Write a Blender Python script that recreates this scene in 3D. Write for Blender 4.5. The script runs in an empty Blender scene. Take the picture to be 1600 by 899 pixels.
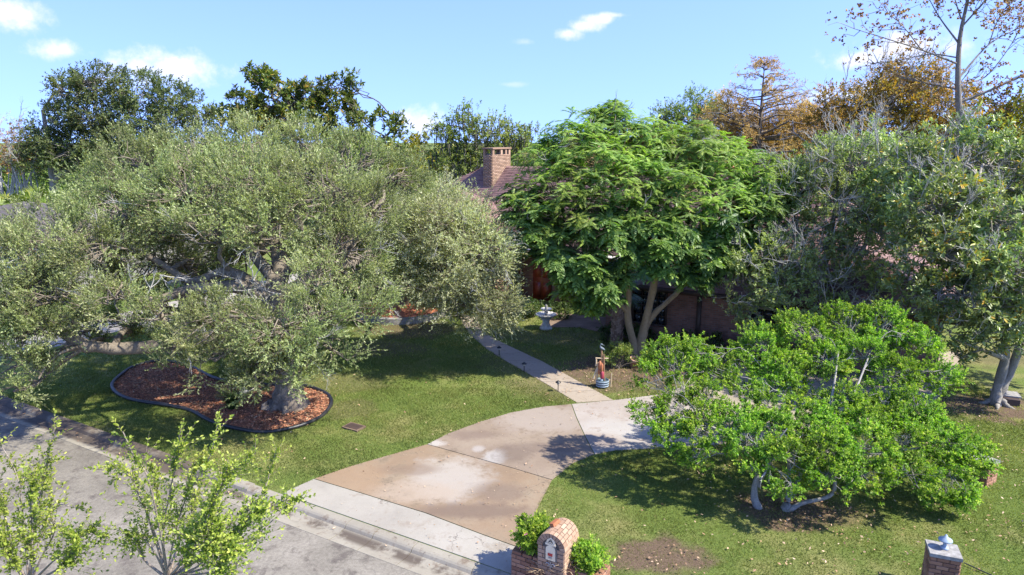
import bpy, math, random
import numpy as np
from mathutils import Vector, Matrix

# ------------------------------------------------------------------ camera, sky, sun, exposure
S = bpy.context.scene
COL = S.collection
CAM_H = 8.1                       # camera height above the street
PITCH = math.radians(12.5)
cam_d = bpy.data.cameras.new("camera")
cam_d.lens = 24.0; cam_d.sensor_width = 36.0; cam_d.clip_start = 0.1; cam_d.clip_end = 5000
cam = bpy.data.objects.new("camera", cam_d); COL.objects.link(cam)
cam.location = (0, 0, CAM_H); cam.rotation_euler = (math.pi/2 - PITCH, 0, 0)
S.camera = cam

SUN_DIR = Vector((0.94, -0.34, 0)).normalized()
SUN_EL = math.radians(50)
SUN_ROT = math.atan2(SUN_DIR.x, SUN_DIR.y)
S.view_settings.view_transform = 'Standard'
S.view_settings.look = 'None'
S.view_settings.gamma = 1.0
S.view_settings.use_curve_mapping = False
S.view_settings.exposure = 1.93
S.cycles.max_bounces = 6
S.cycles.transparent_max_bounces = 6
S.cycles.diffuse_bounces = 4
S.cycles.use_denoising = True

sd = bpy.data.lights.new("sun", 'SUN')
sd.energy = 2.75; sd.angle = math.radians(0.8); sd.color = (1.0, 0.94, 0.80)
sun = bpy.data.objects.new("sun", sd); COL.objects.link(sun)
tosun = Vector((SUN_DIR.x*math.cos(SUN_EL), SUN_DIR.y*math.cos(SUN_EL), math.sin(SUN_EL)))
sun.rotation_euler = tosun.to_track_quat('Z', 'Y').to_euler()
sun.location = (40, 0, 60)

W = bpy.data.worlds.new("World"); S.world = W; W.use_nodes = True


def pxdir(px, py):
    """unit direction in the world of a point of the photograph (1600 x 899)"""
    x = (px-800)/1067.0; y = (449.5-py)/1067.0
    f = Vector((0, math.cos(PITCH), -math.sin(PITCH))); up = Vector((0, math.sin(PITCH), math.cos(PITCH)))
    return (f + Vector((1, 0, 0))*x + up*y).normalized()


def build_world():
    nt = W.node_tree; N = nt.nodes; L = nt.links
    N.clear()
    out = N.new('ShaderNodeOutputWorld'); bg = N.new('ShaderNodeBackground')
    sky = N.new('ShaderNodeTexSky'); sky.sky_type = 'NISHITA'; sky.sun_disc = False
    sky.sun_elevation = SUN_EL; sky.sun_rotation = SUN_ROT
    sky.altitude = 0; sky.air_density = 1.0; sky.dust_density = 0.2; sky.ozone_density = 2.5
    bg.inputs['Strength'].default_value = 0.15
    # the clear blue of the day: a gentle tint over the whole sky
    tint = N.new('ShaderNodeMix'); tint.data_type = 'RGBA'; tint.blend_type = 'MULTIPLY'
    tint.inputs['Factor'].default_value = 1.0
    tint.inputs['B'].default_value = (0.545, 0.545, 0.75, 1)
    L.new(sky.outputs['Color'], tint.inputs['A'])
    tc = N.new('ShaderNodeTexCoord')
    # read the sky model a little above each direction: a clear dry day without the white horizon band
    vm = N.new('ShaderNodeVectorMath'); vm.operation = 'MULTIPLY_ADD'; L.new(tc.outputs['Generated'], vm.inputs[0])
    vm.inputs[1].default_value = (1, 1, .78); vm.inputs[2].default_value = (0, 0, .24)
    vn = N.new('ShaderNodeVectorMath'); vn.operation = 'NORMALIZE'; L.new(vm.outputs[0], vn.inputs[0]); L.new(vn.outputs[0], sky.inputs['Vector'])
    nz = N.new('ShaderNodeTexNoise'); nz.inputs['Scale'].default_value = 26; nz.inputs['Detail'].default_value = 6
    nz.inputs['Roughness'].default_value = 0.62
    L.new(tc.outputs['Generated'], nz.inputs['Vector'])
    # small fair weather clouds, each at its own bearing
    clouds = [(95, 80, 34, 11, .9), (255, 105, 66, 22, 1.0), (15, 18, 34, 20, .95), (886, 52, 22, 9, .85), (910, 40, 28, 9, .9), (934, 30, 30, 7, .85), (958, 24, 22, 4, .6),
              (1348, 92, 26, 14, 1.0), (1425, 76, 74, 24, 1.0), (660, 192, 44, 22, .95), (1360, 146, 44, 16, 1.0), (1290, 150, 26, 10, .5),
              (820, 66, 16, 5, .25), (800, 132, 22, 4, .25), (-180, 60, 70, 24, .9), (1800, 100, 80, 26, .9), (2300, 60, 90, 26, .9), (-700, 90, 90, 28, .9)]
    acc = None
    for (px, py, a, b, amt) in clouds:
        c = pxdir(px, py); e1 = Vector((c.y, -c.x, 0)).normalized(); e2 = c.cross(e1)
        ds = []
        for e, s in ((e1, a), (e2, b)):
            d = N.new('ShaderNodeVectorMath'); d.operation = 'DOT_PRODUCT'
            L.new(tc.outputs['Generated'], d.inputs[0]); d.inputs[1].default_value = tuple(e*(1067.0/s))
            ds.append(d.outputs['Value'])
        fr = N.new('ShaderNodeVectorMath'); fr.operation = 'DOT_PRODUCT'
        L.new(tc.outputs['Generated'], fr.inputs[0]); fr.inputs[1].default_value = tuple(c*-60.0)
        cx = N.new('ShaderNodeCombineXYZ'); L.new(ds[0], cx.inputs[0]); L.new(ds[1], cx.inputs[1])
        ln = N.new('ShaderNodeVectorMath'); ln.operation = 'LENGTH'; L.new(cx.outputs[0], ln.inputs[0])
        m1 = N.new('ShaderNodeMath'); m1.operation = 'MULTIPLY_ADD'; L.new(nz.outputs['Fac'], m1.inputs[0]); m1.inputs[1].default_value = -3.0
        L.new(ln.outputs['Value'], m1.inputs[2])
        mr = N.new('ShaderNodeMapRange'); mr.interpolation_type = 'SMOOTHSTEP'
        mr.inputs['From Min'].default_value = -0.2; mr.inputs['From Max'].default_value = -1.55
        mr.inputs['To Min'].default_value = 0; mr.inputs['To Max'].default_value = amt
        L.new(m1.outputs[0], mr.inputs['Value'])
        # only the half of the sky the cloud stands in
        st = N.new('ShaderNodeMath'); st.operation = 'LESS_THAN'; L.new(fr.outputs['Value'], st.inputs[0]); st.inputs[1].default_value = -30
        mu = N.new('ShaderNodeMath'); mu.operation = 'MULTIPLY'; L.new(mr.outputs[0], mu.inputs[0]); L.new(st.outputs[0], mu.inputs[1])
        if acc is None: acc = mu.outputs[0]
        else:
            mx = N.new('ShaderNodeMath'); mx.operation = 'MAXIMUM'; L.new(acc, mx.inputs[0]); L.new(mu.outputs[0], mx.inputs[1]); acc = mx.outputs[0]
    cl = N.new('ShaderNodeMix'); cl.data_type = 'RGBA'
    L.new(acc, cl.inputs['Factor']); L.new(tint.outputs['Result'], cl.inputs['A'])
    cl.inputs['B'].default_value = (2.25, 2.2, 2.3, 1)
    L.new(cl.outputs['Result'], bg.inputs['Color']); L.new(bg.outputs[0], out.inputs['Surface'])


build_world()

# ------------------------------------------------------------------ helpers
LAWN = 0.10


def P(px, py, Y):
    d = pxdir(px, py); t = Y/d.y
    return Vector((d.x*t, Y, CAM_H + d.z*t))


def G(px, py, z=LAWN):
    d = pxdir(px, py); t = (z-CAM_H)/d.z
    return Vector((d.x*t, d.y*t, z))


def nrm(a):
    return a/np.maximum(np.linalg.norm(a, axis=-1, keepdims=True), 1e-9)


class Acc:
    """collects faces of mixed size with a per-face tint and material index, then links ONE mesh object"""
    def __init__(s): s.v = []; s.f = []; s.t = []; s.m = []; s.n = 0

    def add(s, verts, faces, tint=0.5, mat=0):
        verts = np.asarray(verts, dtype=np.float32).reshape(-1, 3); faces = np.asarray(faces, dtype=np.int64)
        s.v.append(verts); s.f.append(faces + s.n); k = len(faces)
        s.t.append(np.broadcast_to(np.asarray(tint, dtype=np.float32), (k,)).copy())
        s.m.append(np.full(k, mat, dtype=np.int32)); s.n += len(verts)

    def build(s, name, mats, parent=None, smooth=False, kind=None):
        me = bpy.data.meshes.new(name)
        if s.v:
            V = np.concatenate(s.v); me.vertices.add(len(V)); me.vertices.foreach_set('co', V.ravel())
            li = np.concatenate([f.ravel() for f in s.f]); tot = np.concatenate([np.full(len(f), f.shape[1], dtype=np.int32) for f in s.f])
            st = np.concatenate([[0], np.cumsum(tot)[:-1]]).astype(np.int32)
            me.loops.add(len(li)); me.loops.foreach_set('vertex_index', li.astype(np.int32))
            me.polygons.add(len(tot)); me.polygons.foreach_set('loop_start', st)
            me.polygons.foreach_set('material_index', np.concatenate(s.m))
            if smooth: me.polygons.foreach_set('use_smooth', np.ones(len(tot), dtype=bool))
            a = me.attributes.new('tint', 'FLOAT', 'FACE'); a.data.foreach_set('value', np.concatenate(s.t))
            me.update(calc_edges=True)
        for m in (mats if isinstance(mats, (list, tuple)) else [mats]): me.materials.append(m)
        return link(name, me, parent, kind)


def link(name, me, parent=None, kind=None):
    o = bpy.data.objects.new(name, me); COL.objects.link(o)
    if parent is not None:
        o.parent = parent
        o.matrix_parent_inverse = Matrix.Translation(parent.location).inverted() if parent.rotation_euler.z == 0 else (Matrix.Translation(parent.location) @ parent.rotation_euler.to_matrix().to_4x4()).inverted()
    if kind: o['kind'] = kind
    return o


def thing(name, label, cat, loc=(0, 0, 0), group=None):
    o = bpy.data.objects.new(name, None); COL.objects.link(o); o.location = loc; o.empty_display_size = 0.2
    o['label'] = label; o['category'] = cat
    if group: o['group'] = group
    return o


def tag(o, label, cat, group=None):
    o['label'] = label; o['category'] = cat
    if group: o['group'] = group
    return o


def local_part(name, me, parent, mat4=None, kind=None):
    """part placed in its parent's own space"""
    o = bpy.data.objects.new(name, me); COL.objects.link(o); o.parent = parent
    if mat4 is not None: o.matrix_local = mat4
    if kind: o['kind'] = kind
    return o


def box_vf(c, s, R=None):
    h = np.array(s)/2.0
    v = np.array([[x, y, z] for x in (-1, 1) for y in (-1, 1) for z in (-1, 1)])*h
    if R is not None: v = v @ np.array(R).T
    v = v + np.array(c)
    f = [[0, 1, 3, 2], [4, 6, 7, 5], [0, 4, 5, 1], [2, 3, 7, 6], [0, 2, 6, 4], [1, 5, 7, 3]]
    return v, f


def tube_vf(pts, rad, sides=8):
    pts = np.asarray(pts, float); rad = np.asarray(rad, float); n = len(pts)
    tan = nrm(np.gradient(pts, axis=0)); ref = np.array([0.31, 0.17, 0.93])
    if abs(np.dot(nrm(pts[-1]-pts[0]), ref)) > 0.92: ref = np.array([1.0, 0.1, 0])
    a = nrm(np.cross(tan, ref)); b = np.cross(tan, a)
    th = np.arange(sides)/sides*2*math.pi
    v = pts[:, None, :] + rad[:, None, None]*(np.cos(th)[None, :, None]*a[:, None, :] + np.sin(th)[None, :, None]*b[:, None, :])
    i = np.arange(n-1)[:, None]*sides; j = np.arange(sides)[None, :]; k = (j+1) % sides
    f = np.stack([i+j, i+k, i+sides+k, i+sides+j], -1).reshape(-1, 4)
    return v.reshape(-1, 3), f


def smooth_path(pts, n=14):
    """Catmull-Rom through (x,y,z,r) points"""
    p = np.asarray(pts, float)
    if len(p) == 2: t = np.linspace(0, 1, n)[:, None]; return p[0]*(1-t)+p[1]*t
    q = np.vstack([2*p[0]-p[1], p, 2*p[-1]-p[-2]]); out = []
    m = max(3, n//(len(p)-1))
    for i in range(1, len(q)-2):
        t = np.linspace(0, 1, m, endpoint=False)[:, None]
        a, b, c, d = q[i-1], q[i], q[i+1], q[i+2]
        out.append(0.5*((2*b)+(c-a)*t+(2*a-5*b+4*c-d)*t**2+(3*b-3*c+d-a)*t**3))
    out.append(q[-2][None]); r = np.vstack(out); r[:, 3] = np.maximum(r[:, 3], 0.003)
    return r


def lathe(profile, seg=24):
    pr = np.asarray(profile, float); n = len(pr); th = np.arange(seg)/seg*2*math.pi
    v = np.stack([pr[:, 0, None]*np.cos(th), pr[:, 0, None]*np.sin(th), np.repeat(pr[:, 1, None], seg, 1)], -1).reshape(-1, 3)
    i = np.arange(n-1)[:, None]*seg; j = np.arange(seg)[None, :]; k = (j+1) % seg
    return v, np.stack([i+j, i+k, i+seg+k, i+seg+j], -1).reshape(-1, 4)


def mesh_of(name, vf, mat, smooth=False):
    me = bpy.data.meshes.new(name); me.from_pydata(np.asarray(vf[0]).tolist(), [], [list(map(int, f)) for f in vf[1]])
    if smooth: me.polygons.foreach_set('use_smooth', [True]*len(me.polygons))
    me.materials.append(mat); me.update(); return me


def prism(name, poly, z0, z1, mat, parent=None, kind=None, bevel=0.0):
    """solid slab from a 2-D outline; z0/z1 numbers or functions of (x,y)"""
    n = len(poly); f0 = z0 if callable(z0) else (lambda x, y: z0); f1 = z1 if callable(z1) else (lambda x, y: z1)
    a = sum(poly[i][0]*poly[(i+1) % n][1]-poly[(i+1) % n][0]*poly[i][1] for i in range(n))
    if a < 0: poly = poly[::-1]
    v = [(x, y, f0(x, y)) for x, y in poly] + [(x, y, f1(x, y)) for x, y in poly]
    f = [list(range(n, 2*n)), list(range(n-1, -1, -1))] + [[i, (i+1) % n, n+(i+1) % n, n+i] for i in range(n)]
    me = bpy.data.meshes.new(name); me.from_pydata(v, [], f); me.materials.append(mat); me.update()
    return link(name, me, parent, kind)


def inset(poly, d):
    n = len(poly); P2 = [Vector((p[0], p[1])) for p in poly]
    a = sum(P2[i].x*P2[(i+1) % n].y-P2[(i+1) % n].x*P2[i].y for i in range(n)); sg = 1 if a > 0 else -1
    out = []
    for i in range(n):
        e0 = (P2[i]-P2[i-1]).normalized(); e1 = (P2[(i+1) % n]-P2[i]).normalized()
        n0 = Vector((-e0.y, e0.x))*sg; n1 = Vector((-e1.y, e1.x))*sg
        m = (n0+n1); m = m/max(m.length_squared/2, 0.3)
        out.append((P2[i].x+m.x*d, P2[i].y+m.y*d))
    return out


def inside(poly, X, Y):
    r = np.zeros(len(X), bool); n = len(poly)
    for i in range(n):
        x0, y0 = poly[i][:2]; x1, y1 = poly[(i+1) % n][:2]
        c = ((y0 > Y) != (y1 > Y)) & (X < (x1-x0)*(Y-y0)/((y1-y0) if abs(y1-y0) > 1e-9 else 1e-9)+x0)
        r ^= c
    return r


# ------------------------------------------------------------------ materials
def newmat(name):
    m = bpy.data.materials.new(name); m.use_nodes = True; nt = m.node_tree; b = nt.nodes['Principled BSDF']
    return m, nt, nt.nodes, nt.links, b


def coords(N, L, obj=True):
    tc = N.new('ShaderNodeTexCoord'); return tc.outputs['Object']


def noise(N, L, vec, scale, detail=4, rough=0.55):
    n = N.new('ShaderNodeTexNoise'); n.inputs['Scale'].default_value = scale; n.inputs['Detail'].default_value = detail
    n.inputs['Roughness'].default_value = rough; L.new(vec, n.inputs['Vector']); return n.outputs['Fac']


def ramp(N, L, fac, stops):
    r = N.new('ShaderNodeValToRGB'); e = r.color_ramp.elements
    while len(e) < len(stops): e.new(0.5)
    for i, (p, c) in enumerate(stops):
        e[i].position = p; e[i].color = (*c, 1)
    L.new(fac, r.inputs[0]); return r.outputs['Color']


def mixc(N, L, fac, a, b, mode='MIX'):
    m = N.new('ShaderNodeMix'); m.data_type = 'RGBA'; m.blend_type = mode
    if isinstance(fac, (int, float)): m.inputs['Factor'].default_value = fac
    else: L.new(fac, m.inputs['Factor'])
    for k, x in (('A', a), ('B', b)):
        if isinstance(x, tuple): m.inputs[k].default_value = (*x, 1)
        else: L.new(x, m.inputs[k])
    return m.outputs['Result']


def bump(N, L, b, h, strength=0.4, dist=0.02):
    bp = N.new('ShaderNodeBump'); bp.inputs['Strength'].default_value = strength; bp.inputs['Distance'].default_value = dist
    L.new(h, bp.inputs['Height']); L.new(bp.outputs[0], b.inputs['Normal'])


def maprange(N, L, v, a, b, c=0.0, d=1.0):
    m = N.new('ShaderNodeMapRange'); L.new(v, m.inputs['Value'])
    for k, x in (('From Min', a), ('From Max', b), ('To Min', c), ('To Max', d)): m.inputs[k].default_value = x
    m.interpolation_type = 'SMOOTHSTEP'
    return m.outputs[0]


def math2(N, L, op, a, b):
    m = N.new('ShaderNodeMath'); m.operation = op
    for i, x in enumerate((a, b)):
        if isinstance(x, (int, float)): m.inputs[i].default_value = x
        else: L.new(x, m.inputs[i])
    return m.outputs[0]


def leaf_mat(name, stops, trans=0.3, rough=0.5, spec=0.3, big=0.35, tcol=(1.25, 1.35, 0.6)):
    m, nt, N, L, b = newmat(name)
    at = N.new('ShaderNodeAttribute'); at.attribute_name = 'tint'
    col = ramp(N, L, at.outputs['Fac'], stops)
    co = coords(N, L); nz = noise(N, L, co, big, 3)
    hs = N.new('ShaderNodeHueSaturation'); L.new(col, hs.inputs['Color'])
    L.new(maprange(N, L, nz, 0.3, 0.7, 0.485, 0.512), hs.inputs['Hue']); L.new(maprange(N, L, nz, 0.3, 0.7, 0.82, 1.2), hs.inputs['Value'])
    L.new(hs.outputs[0], b.inputs['Base Color']); b.inputs['Roughness'].default_value = rough; b.inputs['Specular IOR Level'].default_value = spec
    tr = N.new('ShaderNodeBsdfTranslucent'); L.new(mixc(N, L, 1.0, hs.outputs[0], tcol, 'MULTIPLY'), tr.inputs['Color'])
    mx = N.new('ShaderNodeMixShader'); mx.inputs[0].default_value = trans
    L.new(b.outputs[0], mx.inputs[1]); L.new(tr.outputs[0], mx.inputs[2]); L.new(mx.outputs[0], N['Material Output'].inputs['Surface'])
    return m


def noisy_mat(name, stops, scale=3.0, fine=30.0, rough=0.85, bump_s=0.4, bump_d=0.01, metal=0.0, detail=6):
    m, nt, N, L, b = newmat(name); co = coords(N, L)
    n1 = noise(N, L, co, scale, detail); n2 = noise(N, L, co, fine, 4)
    f = math2(N, L, 'ADD', math2(N, L, 'MULTIPLY', n1, 0.65), math2(N, L, 'MULTIPLY', n2, 0.35))
    L.new(ramp(N, L, f, stops), b.inputs['Base Color']); b.inputs['Roughness'].default_value = rough; b.inputs['Metallic'].default_value = metal
    bump(N, L, b, f, bump_s, bump_d); return m


def bark_mat(name, dark, light, scale=6.0):
    m, nt, N, L, b = newmat(name); co = coords(N, L)
    mp = N.new('ShaderNodeMapping'); mp.inputs['Scale'].default_value = (1, 1, 0.35); L.new(co, mp.inputs[0])
    n1 = noise(N, L, mp.outputs[0], scale, 6, 0.65); n2 = noise(N, L, co, scale*5, 4)
    f = math2(N, L, 'ADD', math2(N, L, 'MULTIPLY', n1, 0.6), math2(N, L, 'MULTIPLY', n2, 0.4))
    L.new(ramp(N, L, f, [(0.32, dark), (0.5, tuple((x+y)/2 for x, y in zip(dark, light))), (0.66, light)]), b.inputs['Base Color'])
    b.inputs['Roughness'].default_value = 0.9; bump(N, L, b, f, 0.7, 0.03); return m


def tint_mat(name, stops, rough=0.85, fine=40.0, fa=0.25, bump_s=0.3):
    """colour picked per face by the tint attribute, or per object at random, broken by fine noise"""
    m, nt, N, L, b = newmat(name); co = coords(N, L)
    at = N.new('ShaderNodeAttribute'); at.attribute_name = 'tint'; oi = N.new('ShaderNodeObjectInfo')
    r = math2(N, L, 'FRACT', math2(N, L, 'ADD', at.outputs['Fac'], oi.outputs['Random']), 0)
    n2 = noise(N, L, co, fine, 4)
    f = math2(N, L, 'ADD', math2(N, L, 'MULTIPLY', r, 1-fa), math2(N, L, 'MULTIPLY', n2, fa))
    L.new(ramp(N, L, f, stops), b.inputs['Base Color']); b.inputs['Roughness'].default_value = rough
    bump(N, L, b, n2, bump_s, 0.006); return m


M = {}
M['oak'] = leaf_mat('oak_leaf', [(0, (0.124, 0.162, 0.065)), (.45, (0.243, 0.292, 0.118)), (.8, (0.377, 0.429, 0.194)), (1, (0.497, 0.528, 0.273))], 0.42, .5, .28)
M['oak_pale'] = leaf_mat('pale_oak_leaf', [(0, (0.233, 0.265, 0.140)), (.5, (0.413, 0.445, 0.250)), (1, (0.572, 0.583, 0.370))], 0.42, .5, .3)
M['poin'] = leaf_mat('compound_leaf', [(0, (0.059, 0.113, 0.050)), (.45, (0.135, 0.216, 0.067)), (.8, (0.270, 0.373, 0.084)), (1, (0.410, 0.486, 0.105))], 0.42, .4, .35, tcol=(1.2, 1.6, .4))
M['magn'] = leaf_mat('magnolia_leaf', [(0, (0.098, 0.149, 0.049)), (.5, (0.218, 0.293, 0.092)), (.90, (0.380, 0.460, 0.149)), (.96, (0.483, 0.483, 0.085)), (1, (0.621, 0.414, 0.043))], 0.28, .33, .45)
M['greyleaf'] = leaf_mat('grey_green_leaf', [(0, (0.149, 0.207, 0.072)), (.5, (0.299, 0.385, 0.128)), (.93, (0.460, 0.540, 0.200)), (1, (0.575, 0.529, 0.128))], 0.36, .4, .4)
M['ligu'] = leaf_mat('bright_shrub_leaf', [(0, (.075, .15, .022)), (.5, (.165, .29, .035)), (.85, (.29, .43, .050)), (1, (.42, .50, .07))], 0.42, .5, .25, big=.9, tcol=(1.2, 1.5, .35))
M['whip'] = leaf_mat('young_yellow_green_leaf', [(0, (.12, .18, .028)), (.5, (.27, .33, .050)), (1, (.47, .48, .11))], 0.38, .42, .35, tcol=(1.2, 1.4, .4))
M['dkoak'] = leaf_mat('dark_oak_leaf', [(0, (0.060, 0.090, 0.036)), (.6, (0.122, 0.165, 0.059)), (1, (0.225, 0.254, 0.083))], 0.36, .5, .3, big=.15)
M['bigleaf'] = leaf_mat('broad_dark_leaf', [(0, (0.060, 0.098, 0.021)), (.6, (0.135, 0.188, 0.033)), (.9, (0.270, 0.278, 0.046)), (1, (0.390, 0.285, 0.053))], 0.32, .35, .4)
M['midgreen'] = leaf_mat('mid_green_leaf', [(0, (0.110, 0.165, 0.045)), (.6, (0.209, 0.292, 0.070)), (1, (0.363, 0.407, 0.110))], 0.4, .5, .3, big=.15)
M['rust'] = leaf_mat('rust_leaf', [(0, (0.250, 0.174, 0.063)), (.5, (0.475, 0.336, 0.120)), (1, (0.689, 0.537, 0.216))], .4, .6, .2, big=.2, tcol=(1.2, 1.05, .6))
M['brown'] = leaf_mat('dry_brown_leaf', [(0, (0.145, 0.090, 0.036)), (.5, (0.304, 0.186, 0.060)), (1, (0.554, 0.359, 0.108))], .25, .6, .2, big=.2, tcol=(1.3, 1, .5))
M['ochre'] = leaf_mat('ochre_leaf', [(0, (0.134, 0.157, 0.035)), (.35, (0.269, 0.235, 0.050)), (.7, (0.437, 0.280, 0.065)), (1, (0.560, 0.381, 0.100))], 0.4, .5, .2, big=.2, tcol=(1.3, 1.2, .4))
M['yellowg'] = leaf_mat('yellow_green_leaf', [(0, (.10, .14, .02)), (.6, (.24, .25, .03)), (1, (.45, .36, .04))], 0.4, .5, .2, big=.3, tcol=(1.3, 1.3, .4))
M['palm'] = leaf_mat('palm_leaf', [(0, (.06, .11, .015)), (.6, (.15, .21, .025)), (1, (.32, .32, .06))], .3, .4, .4, tcol=(1.2, 1.4, .4))
M['hedge'] = leaf_mat('hedge_leaf', [(0, (0.026, 0.053, 0.013)), (.6, (0.054, 0.096, 0.022)), (1, (0.108, 0.156, 0.033))], 0.3, .45, .3)
M['moss'] = leaf_mat('grey_moss', [(0, (.13, .13, .105)), (1, (.27, .26, .21))], .2, .9, .1, tcol=(1, 1, .9))
M['twig'] = noisy_mat('twig_bark', [(.3, (.12, .095, .07)), (.7, (.26, .22, .17))], 4, 40)
M['palegrey'] = noisy_mat('lichen_grey_twig', [(.3, (.25, .24, .22)), (.7, (.46, .45, .42))], 6, 50)
M['oakbark'] = bark_mat('oak_bark', (0.086, 0.070, 0.053), (0.274, 0.231, 0.178))
M['poinbark'] = bark_mat('smooth_tan_bark', (0.202, 0.144, 0.080), (0.386, 0.289, 0.166), 3)
M['greybark'] = bark_mat('pale_grey_bark', (0.128, 0.115, 0.094), (0.368, 0.339, 0.288), 7)
M['sycbark'] = bark_mat('grey_brown_bark', (.10, .085, .07), (.30, .27, .23))
M['darkbark'] = bark_mat('dark_bark', (.05, .04, .032), (.17, .14, .11))
M['ligbark'] = bark_mat('mottled_grey_bark', (.13, .12, .105), (.36, .34, .31), 9)
M['sapbark'] = bark_mat('sapling_bark', (.16, .12, .095), (.40, .34, .28), 12)
M['palmbark'] = tint_mat('palm_boot', [(0, (.15, .09, .06)), (.5, (.30, .20, .14)), (1, (.48, .36, .28))])
M['brick'] = tint_mat('brick_clay', [(0, (0.140, 0.066, 0.041)), (.35, (0.230, 0.110, 0.065)), (.7, (0.310, 0.158, 0.096)), (1, (0.380, 0.220, 0.141))])
M['tanbrick'] = tint_mat('tan_brick_clay', [(0, (0.224, 0.140, 0.089)), (.35, (0.311, 0.199, 0.128)), (.7, (0.379, 0.246, 0.163)), (1, (0.457, 0.322, 0.217))])
M['mortar'] = noisy_mat('mortar', [(.3, (.10, .085, .075)), (.7, (.20, .175, .155))], 8, 60)
M['cap'] = noisy_mat('rough_concrete_cap', [(.3, (.12, .115, .105)), (.5, (.24, .23, .215)), (.7, (.38, .37, .35))], 12, 70, bump_s=.6)
M['black'] = noisy_mat('black_plastic', [(.3, (.012, .012, .013)), (.7, (.03, .03, .032))], 5, 40, .45, .15)
M['stone'] = noisy_mat('cast_stone', [(.3, (.42, .40, .36)), (.7, (.66, .64, .60))], 6, 50, .8, .2)
M['white'] = noisy_mat('white_paint', [(.3, (.62, .61, .59)), (.7, (.76, .75, .73))], 3, 30, .6, .1)
M['cream'] = noisy_mat('cream_paint', [(.3, (0.672, 0.564, 0.384)), (.7, (0.840, 0.720, 0.516))], 6, 40, .6, .1)
M['red'] = noisy_mat('red_paint', [(.3, (.38, .03, .025)), (.7, (.52, .05, .04))], 6, 40, .5, .1)
M['orange'] = noisy_mat('orange_paint', [(.3, (.28, .09, .04)), (.7, (.42, .17, .075))], 8, 40, .6, .1)
M['magenta'] = noisy_mat('crimson_paint', [(.3, (.24, .03, .05)), (.7, (.38, .05, .08))], 8, 40, .6, .1)
M['teal'] = noisy_mat('teal_paint', [(.3, (.05, .085, .105)), (.7, (.10, .15, .175))], 8, 40, .6, .1)
M['bluegrey'] = noisy_mat('blue_grey_paint', [(.3, (.20, .26, .32)), (.7, (.38, .46, .54))], 8, 40, .5, .1)
M['birdgrey'] = noisy_mat('dull_blue_grey_metal', [(.3, (.07, .095, .12)), (.7, (.17, .21, .25))], 8, 40, .6, .1)
M['wood'] = noisy_mat('weathered_wood', [(.3, (.16, .09, .05)), (.7, (.32, .20, .12))], 5, 40, .8, .3)
M['palewood'] = noisy_mat('pale_wood', [(.3, (.42, .32, .20)), (.7, (.60, .48, .32))], 5, 40, .8, .3)
M['darkwood'] = noisy_mat('dark_brown_wood', [(.3, (.035, .022, .017)), (.7, (.075, .048, .037))], 4, 40, .6, .2)
M['metal'] = noisy_mat('grey_metal', [(.3, (.30, .31, .32)), (.7, (.50, .51, .52))], 6, 60, .4, .1, metal=.6)
M['nwall'] = noisy_mat('grey_stucco', [(.3, (.16, .15, .14)), (.7, (.25, .24, .225))], 3, 50)
M['soil'] = noisy_mat('bare_soil', [(.28, (.07, .048, .033)), (.5, (.14, .095, .064)), (.72, (.23, .165, .115))], 1.5, 40, .95, .6, .02)
M['terracotta'] = noisy_mat('terracotta', [(.3, (.36, .20, .13)), (.7, (.52, .33, .24))], 6, 40)
M['shingle'] = tint_mat('roof_shingle', [(0, (0.127, 0.069, 0.063)), (.5, (0.193, 0.113, 0.103)), (1, (0.264, 0.165, 0.147))], .92, 60, .35)
M['greyshingle'] = tint_mat('grey_brown_shingle', [(0, (.10, .085, .075)), (.5, (.15, .13, .115)), (1, (.20, .175, .155))], .92, 60, .35)
M['chip'] = tint_mat('red_mulch_chip', [(0, (0.198, 0.078, 0.043)), (.4, (0.396, 0.151, 0.078)), (.75, (0.550, 0.258, 0.140)), (1, (0.660, 0.426, 0.280))], .9, 60, .3)
M['straw'] = tint_mat('dry_straw', [(0, (.15, .09, .05)), (.5, (.32, .22, .13)), (1, (.52, .41, .27))], .9, 60, .3)
M['dryleaf'] = tint_mat('fallen_leaf', [(0, (.16, .08, .04)), (.5, (.34, .20, .11)), (1, (.60, .46, .32))], .7, 60, .3)
M['grass'] = leaf_mat('grass_blade', [(0, (0.095, 0.128, 0.038)), (.5, (0.185, 0.215, 0.067)), (.8, (0.303, 0.309, 0.105)), (1, (0.493, 0.424, 0.221))], 0.4, .55, .2, big=.5, tcol=(1.2, 1.3, .5))


def brickwall_mat():
    m, nt, N, L, b = newmat('house_brick'); tc = N.new('ShaderNodeTexCoord')
    br = N.new('ShaderNodeTexBrick'); br.inputs['Scale'].default_value = 1.0
    br.inputs['Brick Width'].default_value = .21; br.inputs['Row Height'].default_value = .075; br.inputs['Mortar Size'].default_value = .008
    br.inputs['Color1'].default_value = (.17, .078, .056, 1); br.inputs['Color2'].default_value = (.25, .125, .09, 1); br.inputs['Mortar'].default_value = (.16, .14, .125, 1)
    uv = N.new('ShaderNodeUVMap'); L.new(uv.outputs[0], br.inputs['Vector'])
    n = noise(N, L, tc.outputs['Object'], 2.0, 5)
    L.new(mixc(N, L, 1.0, br.outputs['Color'], ramp(N, L, n, [(.3, (.75, .75, .75)), (.7, (1.2, 1.15, 1.1))]), 'MULTIPLY'), b.inputs['Base Color'])
    b.inputs['Roughness'].default_value = .9; bump(N, L, b, br.outputs['Fac'], -.5, .01); return m


M['housebrick'] = brickwall_mat()


def glass_mat():
    m, nt, N, L, b = newmat('window_glass'); b.inputs['Base Color'].default_value = (.03, .035, .04, 1)
    b.inputs['Roughness'].default_value = .06; b.inputs['Specular IOR Level'].default_value = .8; return m


M['glass'] = glass_mat()

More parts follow.
